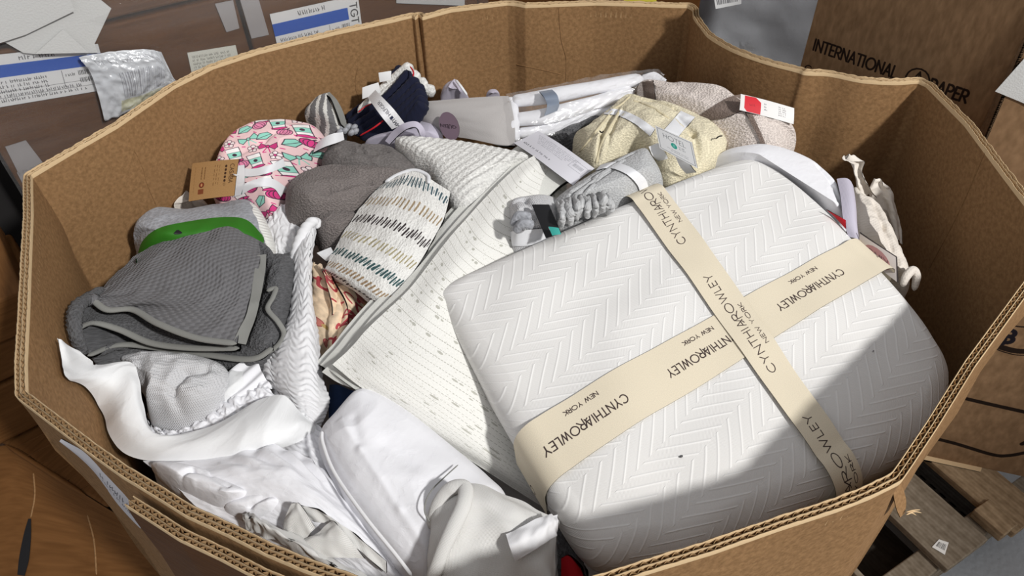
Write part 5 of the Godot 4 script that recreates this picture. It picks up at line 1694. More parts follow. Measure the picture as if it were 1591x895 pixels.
func build_back_items():
	# queen sheet set in a clear pack
	var t := thing("queen_sheet_pack", "clear-wrapped grey and white sheet set with an oval QUEEN sticker, against the back wall", "sheet set")
	var wav := nz(16.0, 27)
	part("grey_face", patch([[[632, 166, -0.135], [640, 160, -0.118], [700, 154, -0.105], [760, 150, -0.098], [790, 149, -0.098]], [[634, 178, -0.145], [660, 174, -0.125], [710, 170, -0.112], [760, 170, -0.108], [796, 170, -0.11]], [[645, 192, -0.16], [670, 190, -0.14], [715, 190, -0.13], [760, 196, -0.128], [800, 198, -0.13]], [[660, 206, -0.175], [690, 210, -0.16], [730, 216, -0.152], [770, 224, -0.15], [800, 226, -0.152]]], 70, 40, 0.01, func(x, y, _u, _w): return 0.0018 * wav.get_noise_2d(x * 0.6, y * 1.6)), mats.satin, t, "grey satin face of the pack")
	for f in [[[[794, 158, -0.112], [850, 150, -0.104], [930, 135, -0.1], [1000, 122, -0.1]], 0.016], [[[800, 186, -0.132], [850, 180, -0.124], [910, 164, -0.116], [985, 140, -0.112]], 0.017], [[[802, 208, -0.152], [860, 200, -0.146], [905, 184, -0.138], [960, 165, -0.13]], 0.014]]:
		part("folded_sheet", tube(f[0], [f[1] * 0.95, f[1], f[1], f[1] * 0.8], 0.8, 18, 40, func(l, a): return 0.0012 * sin(l * 40.0 + a * 2.0)), mats.white_smooth, t)
	part("pack_end", tube([[792, 152, -0.108], [797, 175, -0.122], [798, 200, -0.138], [799, 222, -0.158]], [0.009, 0.012, 0.012, 0.010], 1.0, 14, 30, func(l, a): return 0.001 * sin(l * 200.0 + a)), mats.white_smooth, t)
	part("slate_ribbon", patch([[[838, 142, -0.083], [858, 139, -0.083]], [[846, 152, -0.082], [866, 148, -0.082]], [[850, 164, -0.095], [869, 162, -0.095]], [[846, 180, -0.108], [866, 172, -0.106]]], 10, 30, 0.002), mats.slate, t, "slate blue ribbon round the folded sheets")
	var k := Ink.new(160, 220, Color8(132, 112, 126))
	k.text("QUEEN", Vector2(134, 128), 30, 5.5, Color8(50, 38, 48), PI, 1.02)
	var rows := []
	for w in 5:
		var row := []
		for u in 5:
			var q := Vector2((u - 2) * 0.5, (w - 2) * 0.5)
			var f := 1.0 / maxf(1.0, q.length() / maxf(absf(q.x), absf(q.y))) if q.length() > 0 else 1.0
			q *= f
			var px := Vector2(698, 196) + Vector2(15.5, 2) * q.x + Vector2(3, 22) * q.y
			row.append([px.x, px.y, -0.121 - 0.018 * q.y - 0.006 * (1 - q.x) + 0.004])
		rows.append(row)
	part("queen_sticker", patch(rows, 24, 24, 0.0006, null, true), printed(k.tex(), 0.5), t, "oval mauve sticker lettered QUEEN")
	var cr_ := nz(30.0, 55, 3)
	part("clear_wrap", patch([[[786, 146, -0.088], [860, 132, -0.078], [940, 116, -0.078], [1018, 108, -0.08], [1034, 122, -0.098]], [[792, 170, -0.1], [860, 160, -0.092], [930, 142, -0.088], [1000, 128, -0.09], [1028, 132, -0.1]], [[800, 205, -0.122], [860, 192, -0.116], [920, 168, -0.108], [975, 146, -0.104], [1010, 140, -0.108]], [[800, 228, -0.15], [850, 215, -0.142], [905, 190, -0.132], [960, 165, -0.122], [990, 150, -0.12]]], 70, 50, 0.0004, func(x, y, _u, _w): return 0.004 * cr_.get_noise_2d(x, y * 1.4)), mats.film, t, "clear plastic film")
	part("pack_back", patch([[[1000, 116, -0.1], [1018, 112, -0.095], [1036, 124, -0.105]], [[985, 130, -0.12], [1005, 126, -0.11], [1025, 135, -0.115]]], 14, 10, 0.006), mats.white_smooth, t)

	# printed insert
	var ink := Ink.new(512, 220, Color8(216, 215, 222))
	for r in 6: ink.greek(40 + r * 8, 30 + r * 14, 380 - r * 20, 9, Color8(140, 140, 148), r)
	ink.greek(30, 158, 230, 15, Color8(40, 40, 46), 12)
	ink.path([Vector2(330, 40), Vector2(480, 40), Vector2(480, 110), Vector2(330, 110)], 2, Color8(130, 130, 138), true)
	ink.bars(350, 60, 460, 90, Color8(150, 150, 156), 3)
	t = thing("paper_insert", "grey printed care insert tucked below the cream tied cloths, left of the rolled grey towel", "paper")
	part("insert_sheet", patch([[[836, 203, -0.125], [868, 222, -0.113], [902, 246, -0.11], [924, 262, -0.115]], [[820, 212, -0.125], [852, 234, -0.111], [884, 258, -0.108], [906, 274, -0.113]], [[798, 222, -0.13], [834, 246, -0.113], [866, 270, -0.11], [890, 288, -0.115]]], 30, 16, 0.0012, null, true), printed(ink.tex(), 0.5), t)

	single("dark_towel", pad([[852, 212, -0.15], [868, 204, -0.145], [890, 192, -0.14], [930, 178, -0.14], [940, 190, -0.145], [905, 215, -0.15], [900, 240, -0.155], [880, 228, -0.155]], [[880, 208, -0.13], [918, 190, -0.128]], {"r": 0.01, "drop": 0.05, "n": 90, "k": 22, "disp": rumple(0.005, 22.0, 8)}), mats.charcoal, "dark grey towel half hidden between the queen sheet pack and the cream tied cloths", "towel")

	# cream washcloths tied with white tape
	t = thing("cream_cloth_bundle", "bundle of cream terry cloths banded in white with a HOTEL tag, behind the quilt", "towels")
	var cream := pad([[890, 214, -0.128], [898, 203, -0.118], [925, 184, -0.108], [950, 165, -0.098], [975, 143, -0.088], [1000, 148, -0.083], [1044, 158, -0.078], [1098, 180, -0.078], [1128, 206, -0.083], [1126, 226, -0.088], [1086, 266, -0.103], [1060, 274, -0.113], [1040, 282, -0.118], [1010, 262, -0.118], [985, 240, -0.118], [950, 252, -0.118], [925, 260, -0.123], [900, 242, -0.128]],
		[[935, 205, -0.083], [1005, 195, -0.060], [1075, 212, -0.066]], {"r": 0.014, "drop": 0.06, "n": 220, "k": 44, "disp": both(rumple(0.004, 16.0, 14), creases([[[[958, 180], [935, 220], [922, 258]], 0.004, -0.009], [[[968, 182], [948, 220], [934, 256]], 0.003, -0.006], [[[975, 160], [1010, 172], [1046, 190]], 0.004, -0.006], [[[1050, 205], [1072, 232], [1084, 258]], 0.006, -0.008]], -0.1))})
	part("folded_cloth", cream, mats.cream, t)
	part("folded_cloth", pad([[996, 255, -0.13], [1012, 244, -0.118], [1034, 248, -0.115], [1052, 262, -0.12], [1050, 276, -0.13], [1030, 286, -0.14], [1010, 280, -0.14]], [[1030, 264, -0.105]], {"r": 0.012, "drop": 0.05, "n": 80, "k": 22, "turn": 0.8}), mats.cream, t)
	for q in [[[962, 174], [938, 216], [926, 254]], [[952, 172], [926, 204], [900, 236]], [[978, 150], [968, 160], [952, 170]], [[984, 156], [1012, 166], [1040, 184]]]:
		part("folded_edge", drape_line([cream], q, 0.0024, 0.0004, 0.7), mats.cream_hem, t)
	part("white_band", drape([cream], [[[942, 168], [966, 171], [992, 182], [1018, 200]], [[938, 177], [961, 180], [986, 192], [1010, 212]]], 40, 8, 0.0014, 0.004), mats.band_white, t)
	part("white_band", drape([cream], [[[1058, 172], [1080, 182]], [[1044, 188], [1064, 200]], [[1028, 206], [1048, 220]]], 10, 30, 0.0014, 0.004), mats.band_white, t)
	part("band_tail", patch([[[1008, 228, -0.076], [1022, 222, -0.07]], [[1014, 242, -0.086], [1034, 238, -0.082]], [[1022, 250, -0.1], [1040, 252, -0.096]]], 8, 12, 0.0012), mats.paper, t)
	part("band_tail", patch([[[1048, 240, -0.07], [1068, 250, -0.068]], [[1056, 258, -0.084], [1076, 262, -0.078]], [[1066, 270, -0.1], [1082, 268, -0.094]]], 8, 12, 0.0012), mats.paper, t)
	part("thread", tube([P(931, 203, -0.076), P(935, 206, -0.072), P(938, 203, -0.074)], [0.0012], 1.0, 6, 10), mats.black, t)
	part("thread", tube([P(1112, 216, -0.066), P(1117, 212, -0.062), P(1123, 211, -0.068)], [0.0012], 1.0, 6, 10), mats.black, t)
	ink = Ink.new(320, 240, Color8(232, 233, 234))
	var gd := Color8(92, 96, 100)
	ink.path([Vector2(14, 14), Vector2(306, 14), Vector2(306, 226), Vector2(14, 226)], 4, gd, true)
	ink.text("HOTEL", Vector2(62, 48), 44, 4, gd, 0.0, 1.1)
	ink.shape(ink.arc(Vector2(146, 132), 27, 27, 0, 360), Color8(40, 160, 142), 0, gd)
	ink.text("8", Vector2(138, 120), 24, 4, Color8(150, 210, 200))
	for r in 2: ink.greek(190, 112 + r * 18, 250, 13, gd, r)
	for r in 2: ink.greek(80 + r * 30, 176 + r * 16, 260, 8, gd, r + 4)
	card([[1018, 195, -0.046], [1075, 221, -0.04], [1084, 262, -0.064], [1025, 230, -0.066]], printed(ink.tex(), 0.5), "hotel_tag", t, 0.001, 0.0012, "white tag with a teal dot")

	# beige towel with a price label
	t = thing("beige_towel", "thick beige towel with brown tree pattern and red and white label", "towel")
	var base := pad([[994, 138, -0.095], [996, 122, -0.08], [1040, 124, -0.072], [1062, 121, -0.062], [1102, 119, -0.034], [1128, 126, -0.034], [1150, 142, -0.038], [1190, 162, -0.045], [1228, 182, -0.06], [1240, 200, -0.075], [1236, 222, -0.1], [1215, 236, -0.098], [1165, 232, -0.096], [1120, 206, -0.086], [1060, 174, -0.086], [1010, 154, -0.092]],
		[[1050, 145, -0.066], [1170, 185, -0.052]], {"r": 0.018, "drop": 0.06, "n": 220, "k": 44, "disp": both(rumple(0.004, 12.0, 18), creases([[[[1190, 190], [1186, 230]], 0.008, -0.003]], -0.1))})
	part("folded_towel", base, mats.beige, t)
	part("brown_pattern", drape([base], [[[1078, 186], [1100, 170], [1130, 152], [1152, 146]], [[1090, 187], [1115, 178], [1138, 167], [1156, 159]], [[1104, 187], [1124, 184], [1143, 176], [1160, 169]]], 50, 24, 0.002, 0.0022), mats.brown_band, t, "brown woven tree crown")
	part("brown_pattern", drape([base], [[[1154, 168], [1165, 188], [1175, 206], [1183, 226]], [[1163, 169], [1174, 189], [1182, 206], [1191, 228]]], 40, 10, 0.002, 0.0022), mats.brown_band, t, "brown woven tree trunk")
	part("border_band", drape([base], [[[997, 126], [1004, 122], [1014, 122]], [[999, 140], [1008, 138], [1017, 140]], [[1000, 154], [1010, 156], [1018, 158]]], 14, 30, 0.0022, 0.0024), mats.brown_band, t, "brown woven border at the left end")
	ink = Ink.new(340, 130, Color8(226, 224, 222))
	ink.shape([Vector2(26, 4), Vector2(96, 2), Vector2(128, 34), Vector2(128, 128), Vector2(44, 128), Vector2(26, 104)], Color8(206, 38, 50), 0, gd)
	ink.greek(58, 60, 100, 16, Color8(150, 24, 36), 5)
	for r in 3: ink.greek(150, 30 + r * 22, 176, 12, Color8(70, 70, 74), r)
	for r in 5: ink.greek(240, 24 + r * 16, 290, 10, Color8(60, 60, 64), r + 8)
	card([[1151, 146, -0.026], [1234, 168, -0.042], [1233, 193, -0.062], [1149, 171, -0.044]], printed(ink.tex(), 0.5), "price_label", t, 0.003, 0.0012, "white label with a red end")

	# grey washcloths rolled in a white band
	t = thing("grey_cloth_roll", "light grey terry cloths rolled in a white band, behind the quilt", "towels")
	var roll := pad([[852, 322, -0.12], [876, 296, -0.105], [920, 266, -0.095], [960, 243, -0.09], [1000, 228, -0.09], [1014, 240, -0.09], [1032, 276, -0.1], [1008, 300, -0.105], [972, 320, -0.11], [940, 328, -0.115], [905, 338, -0.12], [868, 346, -0.13]],
		[[905, 300, -0.075], [995, 262, -0.062]], {"r": 0.018, "drop": 0.06, "n": 180, "k": 40, "disp": creases([[[[880, 306], [930, 272], [985, 240]], 0.003, -0.005], [[[888, 318], [920, 290], [950, 272]], 0.003, -0.005]], -0.08)})
	part("rolled_cloth", roll, mats.grey_roll, t)
	part("white_band", drape([roll], [[[926, 266], [948, 262], [974, 272], [990, 288], [996, 308]], [[934, 257], [955, 253], [982, 262], [1002, 278], [1008, 300]]], 50, 8, 0.0014, 0.003), mats.band_white, t)
	var g := RandomNumberGenerator.new()
	g.seed = 5
	for i in 13:
		var f := i / 12.0
		var a := Vector2(lerpf(866, 948, f), lerpf(312, 298, f)) + Vector2(g.randf_range(-4, 4), g.randf_range(-4, 4))
		var b := Vector2(lerpf(872, 946, f), lerpf(350, 326, f)) + Vector2(g.randf_range(-5, 5), g.randf_range(-4, 4))
		var m := (a + b) / 2.0 + Vector2(g.randf_range(-6, 8), g.randf_range(-4, 4))
		part("cloth_fold", tube([P(a.x, a.y, -0.078), P(m.x, m.y, g.randf_range(-0.074, -0.062)), P(b.x, b.y, -0.092)], [0.0035, g.randf_range(0.0042, 0.0068), 0.004], 1.3, 12, 26, func(l, q): return 0.0012 * sin(l * 160.0 + i) * sin(q * 2.0)), mats.grey_roll, t, "gathered fold at the roll's lower end")
	for q in [[[884, 300], [932, 272], [972, 248]], [[904, 306], [924, 286], [936, 270]]]:
		part("folded_edge", drape_line([roll], q, 0.004, 0.0, 0.6), mats.grey_roll, t)

	# ribbed grey cloth left of it with a black tag
	t = thing("ribbed_cloth_roll", "pale grey ribbed cloths with white band and black tag, beside the quilt's left corner", "towels")
	var rib := pad([[790, 322, -0.125], [796, 308, -0.115], [820, 302, -0.11], [850, 300, -0.11], [866, 310, -0.115], [862, 345, -0.12], [846, 372, -0.13], [800, 386, -0.14], [792, 352, -0.135]], [[812, 332, -0.09], [838, 340, -0.092]], {"r": 0.014, "drop": 0.06, "n": 120, "k": 32, "disp": creases([[[[800, 320], [815, 318], [830, 340]], 0.005, -0.008], [[[795, 345], [815, 340], [832, 352]], 0.004, -0.006]], -0.11), "turn": 0.3})
	part("rolled_cloth", rib, mats.grey_loops, t)
	for q in [[[796, 352], [806, 336], [826, 338]], [[800, 360], [812, 348], [830, 350]]]:
		part("cloth_fold", tube([P(q[0][0], q[0][1], -0.1), P(q[1][0], q[1][1], -0.085), P(q[2][0], q[2][1], -0.085)], [0.006, 0.008, 0.007], 1.0, 12, 24), mats.grey_terry, t)
	part("white_band", drape([rib], [[[793, 360], [797, 382]], [[815, 357], [820, 381]], [[846, 354], [850, 374]], [[860, 350], [862, 366]]], 10, 30, 0.0014, 0.003), mats.band_white, t)
	ink = Ink.new(96, 160, Color8(28, 28, 30))
	ink.greek(40, 120, 70, 18, Color8(190, 190, 190), 3)
	card([[826, 318, -0.078], [853, 318, -0.074], [872, 362, -0.088], [848, 370, -0.094]], printed(ink.tex(), 0.5), "black_tag", t, 0.001, 0.001, "black card tag")
	card([[852, 352, -0.076], [868, 354, -0.075], [872, 364, -0.082], [858, 366, -0.084]], plain_mat(Color8(60, 160, 150)), "teal_dot", t, 0.001)

	# white cloth behind the quilt's far corner
	t = thing("white_cloth", "smooth white folded cloth behind the quilt's far right corner", "cloth")
	part("folded_cloth", pad([[1108, 250, -0.11], [1118, 236, -0.1], [1150, 226, -0.09], [1186, 222, -0.085], [1226, 230, -0.085], [1262, 244, -0.085], [1285, 262, -0.09], [1304, 284, -0.095], [1312, 312, -0.105], [1318, 352, -0.12], [1300, 350, -0.12], [1262, 310, -0.11], [1215, 275, -0.1], [1160, 262, -0.105]], [[1180, 240, -0.07], [1290, 310, -0.08]], {"r": 0.014, "drop": 0.06, "disp": creases([[[[1270, 262], [1292, 285], [1304, 315]], 0.005, -0.006]], -0.09)}), mats.white_smooth, t)
	part("lavender_fold", patch([[[1300, 278, -0.088], [1326, 290, -0.095]], [[1306, 305, -0.082], [1330, 318, -0.09]], [[1310, 340, -0.085], [1332, 350, -0.095]], [[1318, 368, -0.1], [1336, 382, -0.11]]], 20, 40, 0.008, func(_x, _y, u, _w): return 0.008 * sin(u * PI)), mats.lavender, t, "lavender-tinted fold at its right end")
	single("red_card", patch([[[1284, 326, -0.078], [1314, 342, -0.082]], [[1298, 338, -0.09], [1314, 356, -0.092]]], 6, 6, 0.001), mats.red, "small red card edge poking out between quilt and white cloth", "card")

	# waffle linen with the KING tag
	t = thing("waffle_linen", "beige waffle-weave linen with a mauve KING tag, against the right wall", "linen")
	part("folded_linen", pad([[1322, 292, -0.13], [1340, 298, -0.125], [1366, 316, -0.125], [1384, 345, -0.13], [1402, 385, -0.135], [1416, 422, -0.14], [1412, 446, -0.15], [1385, 432, -0.15], [1345, 390, -0.145], [1330, 350, -0.14]], [[1352, 345, -0.098], [1388, 405, -0.112]], {"r": 0.014, "drop": 0.06, "n": 140, "k": 36, "disp": both(rumple(0.005, 18.0, 23), creases([[[[1356, 320], [1368, 360], [1392, 410]], 0.006, -0.008]], -0.12)), "turn": 0.6}), mats.waffle, t)
	part("linen_end", tube([[1402, 446, -0.13], [1408, 430, -0.118], [1418, 420, -0.115], [1424, 430, -0.122], [1420, 452, -0.14]], [0.004, 0.006, 0.0065, 0.006, 0.004], 1.0, 12, 30), mats.waffle, t)
	ink = Ink.new(220, 160, Color8(190, 182, 178))
	ink.path([Vector2(4, 4), Vector2(216, 4), Vector2(216, 156)], 9, Color8(60, 54, 54))
	ink.shape(ink.arc(Vector2(104, 92), 74, 62, 0, 360), Color8(160, 118, 118), 0, gd)
	ink.text("KING", Vector2(162, 106), 38, 6, Color8(96, 70, 74), PI, 1.0)
	card([[1336, 361, -0.088], [1394, 399, -0.1], [1396, 440, -0.125], [1334, 392, -0.118]], printed(ink.tex(), 0.6), "king_tag", t, 0.001, 0.0012, "tag with a mauve oval lettered KING")

	# wisps of tissue
	single("tissue_wisp", patch([[[1311, 241, -0.075], [1316, 246, -0.078]], [[1321, 253, -0.09], [1342, 250, -0.084]], [[1326, 265, -0.1], [1340, 268, -0.098]], [[1330, 285, -0.12], [1350, 288, -0.118]], [[1332, 302, -0.14], [1362, 306, -0.138]]], 16, 40, 0.0008, func(x, y, u, _w): return 0.006 * sin(u * 7.0) + 0.003 * wav.get_noise_2d(x * 4.0, y * 4.0)), mats.tissue, "thin twisted tissue wisp standing up in the right back corner", "tissue")
	single("tissue_sheet", patch([[[1358, 277, -0.115], [1366, 279, -0.115], [1376, 286, -0.12]], [[1350, 296, -0.135], [1372, 290, -0.125], [1388, 300, -0.135]], [[1356, 315, -0.155], [1378, 312, -0.145], [1394, 325, -0.155]], [[1368, 335, -0.175], [1386, 340, -0.168], [1401, 352, -0.175]], [[1384, 362, -0.2], [1394, 370, -0.19], [1402, 380, -0.195]]], 30, 50, 0.001, func(x, y, u, _w): return 0.004 * sin(u * 9.0 + y * 30.0) + 0.003 * wav.get_noise_2d(x * 3.0, y * 3.0)), mats.tissue, "pale tissue sheet crumpled against right wall behind the waffle linen", "tissue")


func build_front_items():
	var soft := nz(7.0, 33)
	var fine := nz(40.0, 34)
	# pale grey hand towel beneath the dark towel
	var t := thing("hand_towel", "small pale grey ribbed hand towel hanging out below the dark grey towel", "towel")
	part("folded_towel", pad([[184, 552, -0.19], [205, 545, -0.185], [250, 542, -0.18], [300, 546, -0.18], [342, 560, -0.185], [352, 578, -0.19], [346, 604, -0.195], [325, 636, -0.205], [292, 658, -0.215], [258, 662, -0.22], [232, 654, -0.222], [226, 622, -0.215], [212, 594, -0.205], [196, 572, -0.2]], [[240, 585, -0.165], [300, 605, -0.172]], {"r": 0.014, "drop": 0.05, "disp": both(func(x, z): return 0.0008 * sin(z * 900.0 + 3.0 * soft.get_noise_2d(x * 3.0, z * 3.0)), both(rumple(0.007, 14.0, 26), creases([[[[280, 640], [268, 610], [290, 585], [320, 578]], 0.008, -0.009], [[[240, 640], [270, 648], [310, 632]], 0.006, -0.006], [[[215, 560], [222, 590]], 0.006, -0.006]], -0.18))), "turn": 0.2}), mats.grey_loops, t)

	# seersucker sheet under it
	var pucker := func(x, y, _u, _w): return 0.0026 * sin(x * 330.0 + 3.0 * soft.get_noise_2d(x * 9.0, y * 9.0)) + 0.002 * soft.get_noise_2d(x * 6.0, y * 6.0)
	t = thing("seersucker_sheet", "white puckered seersucker sheet curling below the pale grey hand towel", "sheet")
	part("puckered_fold", patch([[[222, 640, -0.235], [240, 664, -0.228], [285, 664, -0.225], [330, 634, -0.22], [370, 606, -0.215], [412, 592, -0.21]], [[226, 662, -0.232], [245, 676, -0.222], [288, 672, -0.218], [335, 648, -0.212], [375, 620, -0.206], [418, 602, -0.204]], [[230, 682, -0.236], [250, 690, -0.228], [295, 684, -0.225], [345, 664, -0.218], [385, 640, -0.212], [428, 618, -0.21]]], 160, 30, 0.003, pucker), mats.white_smooth, t)
	part("puckered_fold", patch([[[352, 580, -0.205], [372, 566, -0.2], [398, 552, -0.2]], [[356, 612, -0.21], [380, 600, -0.205], [408, 580, -0.205]], [[370, 630, -0.215], [395, 615, -0.21], [424, 602, -0.21]]], 50, 40, 0.003, func(x, y, _u, _w): return 0.0026 * sin(y * 330.0 + x * 60.0)), mats.white_smooth, t)

	part("puckered_fold", patch([[[416, 606, -0.215], [450, 630, -0.212], [486, 655, -0.212], [516, 680, -0.22]], [[420, 660, -0.218], [452, 672, -0.21], [488, 690, -0.208], [516, 710, -0.216]], [[440, 712, -0.225], [470, 716, -0.215], [500, 734, -0.212], [540, 770, -0.22]]], 50, 40, 0.003, func(x, y, _u, _w): return 0.0012 * sin(y * 400.0 + x * 90.0) + 0.003 * soft.get_noise_2d(x * 4.0, y * 4.0)), mats.white_smooth, t)

	# curling white paper
	single("paper_sheet", patch([
		[[90, 526, -0.06], [94, 528, -0.062], [101, 533, -0.07], [112, 542, -0.085]],
		[[94, 558, -0.074], [106, 558, -0.082], [122, 556, -0.1], [142, 560, -0.12]],
		[[100, 586, -0.085], [120, 584, -0.11], [138, 576, -0.125], [150, 568, -0.14]],
		[[132, 600, -0.142], [158, 588, -0.145], [182, 570, -0.152], [202, 563, -0.158]],
		[[156, 632, -0.19], [180, 612, -0.166], [202, 592, -0.158], [216, 590, -0.165]],
		[[168, 668, -0.2], [190, 650, -0.176], [212, 634, -0.17], [222, 628, -0.178]],
		[[186, 697, -0.205], [212, 684, -0.188], [234, 672, -0.184], [244, 676, -0.192]],
		[[225, 714, -0.205], [256, 698, -0.19], [290, 684, -0.188], [322, 666, -0.192]],
		[[318, 714, -0.198], [336, 690, -0.182], [362, 664, -0.178], [404, 622, -0.186]],
		[[384, 706, -0.195], [398, 684, -0.178], [416, 656, -0.172], [440, 616, -0.18]],
		[[440, 694, -0.2], [450, 676, -0.188], [460, 658, -0.184], [462, 636, -0.192]],
		[[492, 672, -0.215], [492, 668, -0.212], [486, 660, -0.21], [480, 655, -0.212]]], 60, 200, 0.0008, func(x, y, _u, _w): return 0.006 * (0.4 - absf(soft.get_noise_2d(x * 1.3, y * 1.3))) + 0.0006 * fine.get_noise_2d(x * 0.4, y * 0.4)), mats.paper, "long white paper sheet curling from the left wall across the front left linens", "paper")

	# front left sheets: smooth folds, ruffles and gauze
	t = thing("ruffled_sheet", "heap of white ruffled sheet and soft gauze folds along the front left wall", "sheet")
	part("ruffle", patch([
		[[222, 716, -0.215], [300, 708, -0.205], [370, 700, -0.195], [425, 692, -0.19], [470, 706, -0.195], [500, 728, -0.205]],
		[[250, 738, -0.205], [310, 730, -0.185], [370, 722, -0.17], [430, 716, -0.165], [485, 736, -0.175], [535, 772, -0.195]],
		[[280, 762, -0.2], [330, 752, -0.18], [390, 748, -0.165], [450, 748, -0.16], [510, 775, -0.17], [570, 815, -0.195]],
		[[310, 790, -0.2], [360, 785, -0.185], [420, 785, -0.175], [480, 795, -0.17], [545, 820, -0.175], [605, 860, -0.2]],
		[[380, 830, -0.21], [430, 830, -0.2], [480, 840, -0.195], [540, 860, -0.19], [590, 880, -0.19], [640, 915, -0.205]],
		[[470, 880, -0.22], [510, 885, -0.215], [560, 900, -0.21], [600, 920, -0.21], [640, 940, -0.21], [680, 960, -0.22]]], 150, 120, 0.004, func(x, y, u, w):
			var band := exp(-pow((w - 0.12) / 0.13, 2.0)) * smoothstep(0.25, 0.5, u)
			return 0.0036 * band * sin(x * 190.0 + 2.2 * sin(y * 70.0)) + 0.003 * soft.get_noise_2d(x * 2.0, y * 2.0) + 0.0015 * fine.get_noise_2d(x, y) * w), mats.white_smooth, t)
	part("smooth_fold", pad([[232, 722, -0.205], [262, 716, -0.19], [310, 722, -0.18], [352, 742, -0.175], [390, 762, -0.175], [376, 778, -0.18], [340, 784, -0.185], [300, 772, -0.195], [262, 752, -0.205]], [[280, 735, -0.168], [350, 764, -0.16]], {"r": 0.012, "drop": 0.03, "disp": creases([[[[280, 750], [300, 736], [330, 742], [360, 765]], 0.004, -0.006], [[[310, 760], [345, 770]], 0.004, -0.004]], -0.18)}), mats.white_smooth, t)
	part("smooth_fold", pad([[344, 786, -0.186], [372, 768, -0.18], [404, 756, -0.174], [432, 764, -0.172], [442, 780, -0.175], [420, 800, -0.184], [380, 808, -0.192]], [[380, 784, -0.172], [414, 778, -0.165]], {"r": 0.014, "drop": 0.03, "n": 90, "k": 26, "disp": creases([[[[352, 796], [392, 790], [436, 772]], 0.004, -0.005]], -0.18)}), mats.white_smooth, t)
	var gz := func(x, y, _u, _w): return 0.004 * soft.get_noise_2d(x * 4.0, y * 4.0) + 0.0008 * fine.get_noise_2d(x, y)
	part("gauze_fold", patch([[[376, 798, -0.178], [386, 796, -0.17], [398, 802, -0.17], [440, 824, -0.172], [500, 858, -0.178], [570, 898, -0.185], [640, 940, -0.2]], [[378, 806, -0.172], [390, 806, -0.162], [410, 816, -0.16], [456, 842, -0.163], [510, 874, -0.17], [580, 914, -0.178], [640, 950, -0.195]], [[384, 822, -0.19], [396, 826, -0.185], [416, 836, -0.184], [462, 862, -0.186], [520, 896, -0.19], [584, 934, -0.196], [640, 970, -0.21]]], 80, 24, 0.002, gz), mats.gauze, t, "soft gauze hem along the rim")
	part("gauze_fold", patch([[[436, 838, -0.196], [438, 816, -0.178], [446, 794, -0.158], [454, 782, -0.15]], [[444, 840, -0.184], [452, 816, -0.166], [460, 798, -0.152], [466, 784, -0.148]], [[468, 846, -0.186], [478, 834, -0.174], [484, 826, -0.168], [490, 820, -0.166]]], 30, 30, 0.002, gz), mats.gauze, t, "gauze flap standing in a point")
	part("gauze_fold", patch([[[470, 838, -0.182], [494, 826, -0.168], [516, 808, -0.158]], [[462, 846, -0.176], [500, 838, -0.162], [530, 822, -0.156]], [[480, 862, -0.18], [520, 866, -0.174], [566, 868, -0.176]]], 40, 24, 0.002, gz), mats.gauze, t, "gauze flap crossing in front")
	part("gauze_fold", patch([[[466, 786, -0.158], [500, 796, -0.158], [540, 822, -0.164], [600, 872, -0.178]], [[480, 806, -0.17], [512, 818, -0.168], [548, 846, -0.172], [600, 890, -0.182]]], 50, 14, 0.002, gz), mats.gauze, t)
	# smooth white bundle
	t = thing("white_pillow_pack", "smooth white folded sheet in a rounded pack, lying in front of the muslin blanket", "sheet")
	part("folded_sheet", pad([[492, 692, -0.19], [494, 662, -0.18], [516, 634, -0.17], [552, 598, -0.165], [584, 598, -0.172], [640, 634, -0.18], [700, 682, -0.195], [760, 732, -0.21], [785, 765, -0.21], [730, 800, -0.185], [690, 860, -0.19], [662, 915, -0.19], [620, 880, -0.18], [570, 820, -0.175], [520, 752, -0.18]], [[560, 680, -0.145], [660, 790, -0.152]], {"r": 0.022, "drop": 0.06, "n": 220, "k": 44, "disp": both(rumple(0.004, 6.0, 31), creases([[[[528, 650], [560, 700], [620, 790], [670, 860]], 0.005, 0.002], [[[600, 690], [640, 720]], 0.012, -0.004], [[[550, 650], [556, 690]], 0.008, -0.003]], -0.15))}), mats.white_smooth, t)
	part("sheet_seam", tube([P(500, 670, -0.166), P(502, 690, -0.166), P(520, 735, -0.162), P(565, 800, -0.158), P(615, 862, -0.165), P(640, 895, -0.17)], [0.0022], 0.8, 8, 80), mats.white, t)
	part("loose_thread", tube([P(712, 722, -0.165), P(690, 742, -0.148), P(672, 760, -0.138), P(662, 778, -0.136), P(660, 795, -0.138), P(668, 812, -0.145)], [0.0009], 1.0, 6, 60), mats.charcoal_hem, t)
	single("yellow_cloth", patch([[[696, 714, -0.185], [712, 722, -0.18], [740, 744, -0.185], [768, 768, -0.195]], [[706, 730, -0.182], [722, 738, -0.178], [745, 756, -0.182], [766, 776, -0.19]]], 20, 10, 0.003), mats.yellow, "sliver of pale yellow cloth under the muslin blanket's lower edge", "cloth")

	# sheer gauze curtain at the front
	t = thing("gauze_curtain", "sheer white open-weave gauze cloth rolled over at the front, left of the quilt", "curtain")
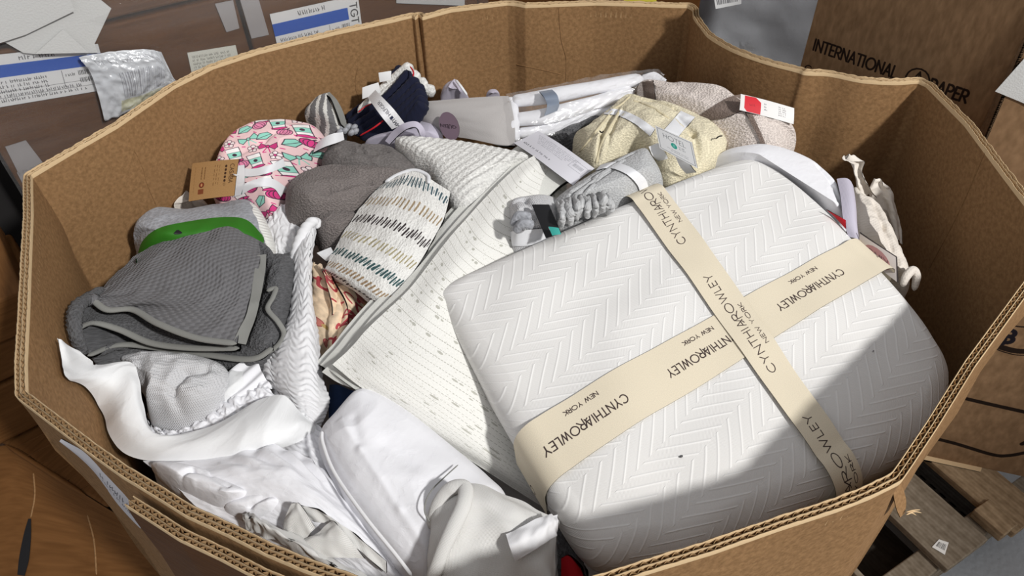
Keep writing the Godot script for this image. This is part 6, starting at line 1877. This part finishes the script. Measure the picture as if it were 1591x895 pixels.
	part("gauze_panel", patch([
		[[676, 800, -0.17], [684, 768, -0.148], [704, 748, -0.138], [735, 752, -0.138], [790, 770, -0.15], [845, 794, -0.165], [868, 806, -0.185]],
		[[668, 830, -0.175], [680, 800, -0.14], [708, 778, -0.12], [745, 778, -0.12], [800, 792, -0.13], [848, 806, -0.15], [869, 814, -0.18]],
		[[660, 865, -0.185], [676, 840, -0.145], [712, 815, -0.125], [755, 808, -0.122], [805, 815, -0.128], [850, 822, -0.145], [868, 830, -0.175]],
		[[650, 900, -0.19], [670, 880, -0.15], [715, 858, -0.135], [765, 845, -0.13], [810, 848, -0.132], [850, 856, -0.145], [868, 866, -0.18]],
		[[640, 945, -0.2], [668, 930, -0.165], [720, 910, -0.15], [770, 900, -0.145], [815, 900, -0.145], [850, 905, -0.155], [872, 915, -0.19]],
		[[630, 1000, -0.22], [664, 990, -0.19], [720, 975, -0.18], [770, 965, -0.175], [815, 962, -0.175], [850, 965, -0.18], [876, 970, -0.21]]], 120, 110, 0.0018, func(x, y, u, w): return 0.005 * sin(u * 13.0 - w * 3.0) * (0.4 + w) + 0.004 * soft.get_noise_2d(x * 2.5, y * 2.5)), mats.gauze, t)
	part("rolled_edge", tube([P(668, 822, -0.16), P(680, 784, -0.138), P(700, 760, -0.126), P(722, 758, -0.122), P(720, 785, -0.116), P(704, 820, -0.12), P(686, 860, -0.13), P(670, 905, -0.15)], [0.006, 0.008, 0.009, 0.009, 0.009, 0.009, 0.008, 0.008], 0.7, 12, 90), mats.gauze, t, "turned-over gauze edge")
	part("hem_fold", patch([[[786, 830, -0.12], [820, 812, -0.118], [852, 800, -0.128], [866, 800, -0.14]], [[792, 850, -0.116], [826, 832, -0.112], [854, 816, -0.12], [867, 812, -0.135]], [[800, 872, -0.126], [834, 852, -0.12], [858, 836, -0.13], [868, 828, -0.15]]], 40, 24, 0.003, func(x, y, _u, _w): return 0.003 * soft.get_noise_2d(x * 5.0, y * 5.0)), mats.white, t, "folded white hem")

	# what shows in the gap by the quilt
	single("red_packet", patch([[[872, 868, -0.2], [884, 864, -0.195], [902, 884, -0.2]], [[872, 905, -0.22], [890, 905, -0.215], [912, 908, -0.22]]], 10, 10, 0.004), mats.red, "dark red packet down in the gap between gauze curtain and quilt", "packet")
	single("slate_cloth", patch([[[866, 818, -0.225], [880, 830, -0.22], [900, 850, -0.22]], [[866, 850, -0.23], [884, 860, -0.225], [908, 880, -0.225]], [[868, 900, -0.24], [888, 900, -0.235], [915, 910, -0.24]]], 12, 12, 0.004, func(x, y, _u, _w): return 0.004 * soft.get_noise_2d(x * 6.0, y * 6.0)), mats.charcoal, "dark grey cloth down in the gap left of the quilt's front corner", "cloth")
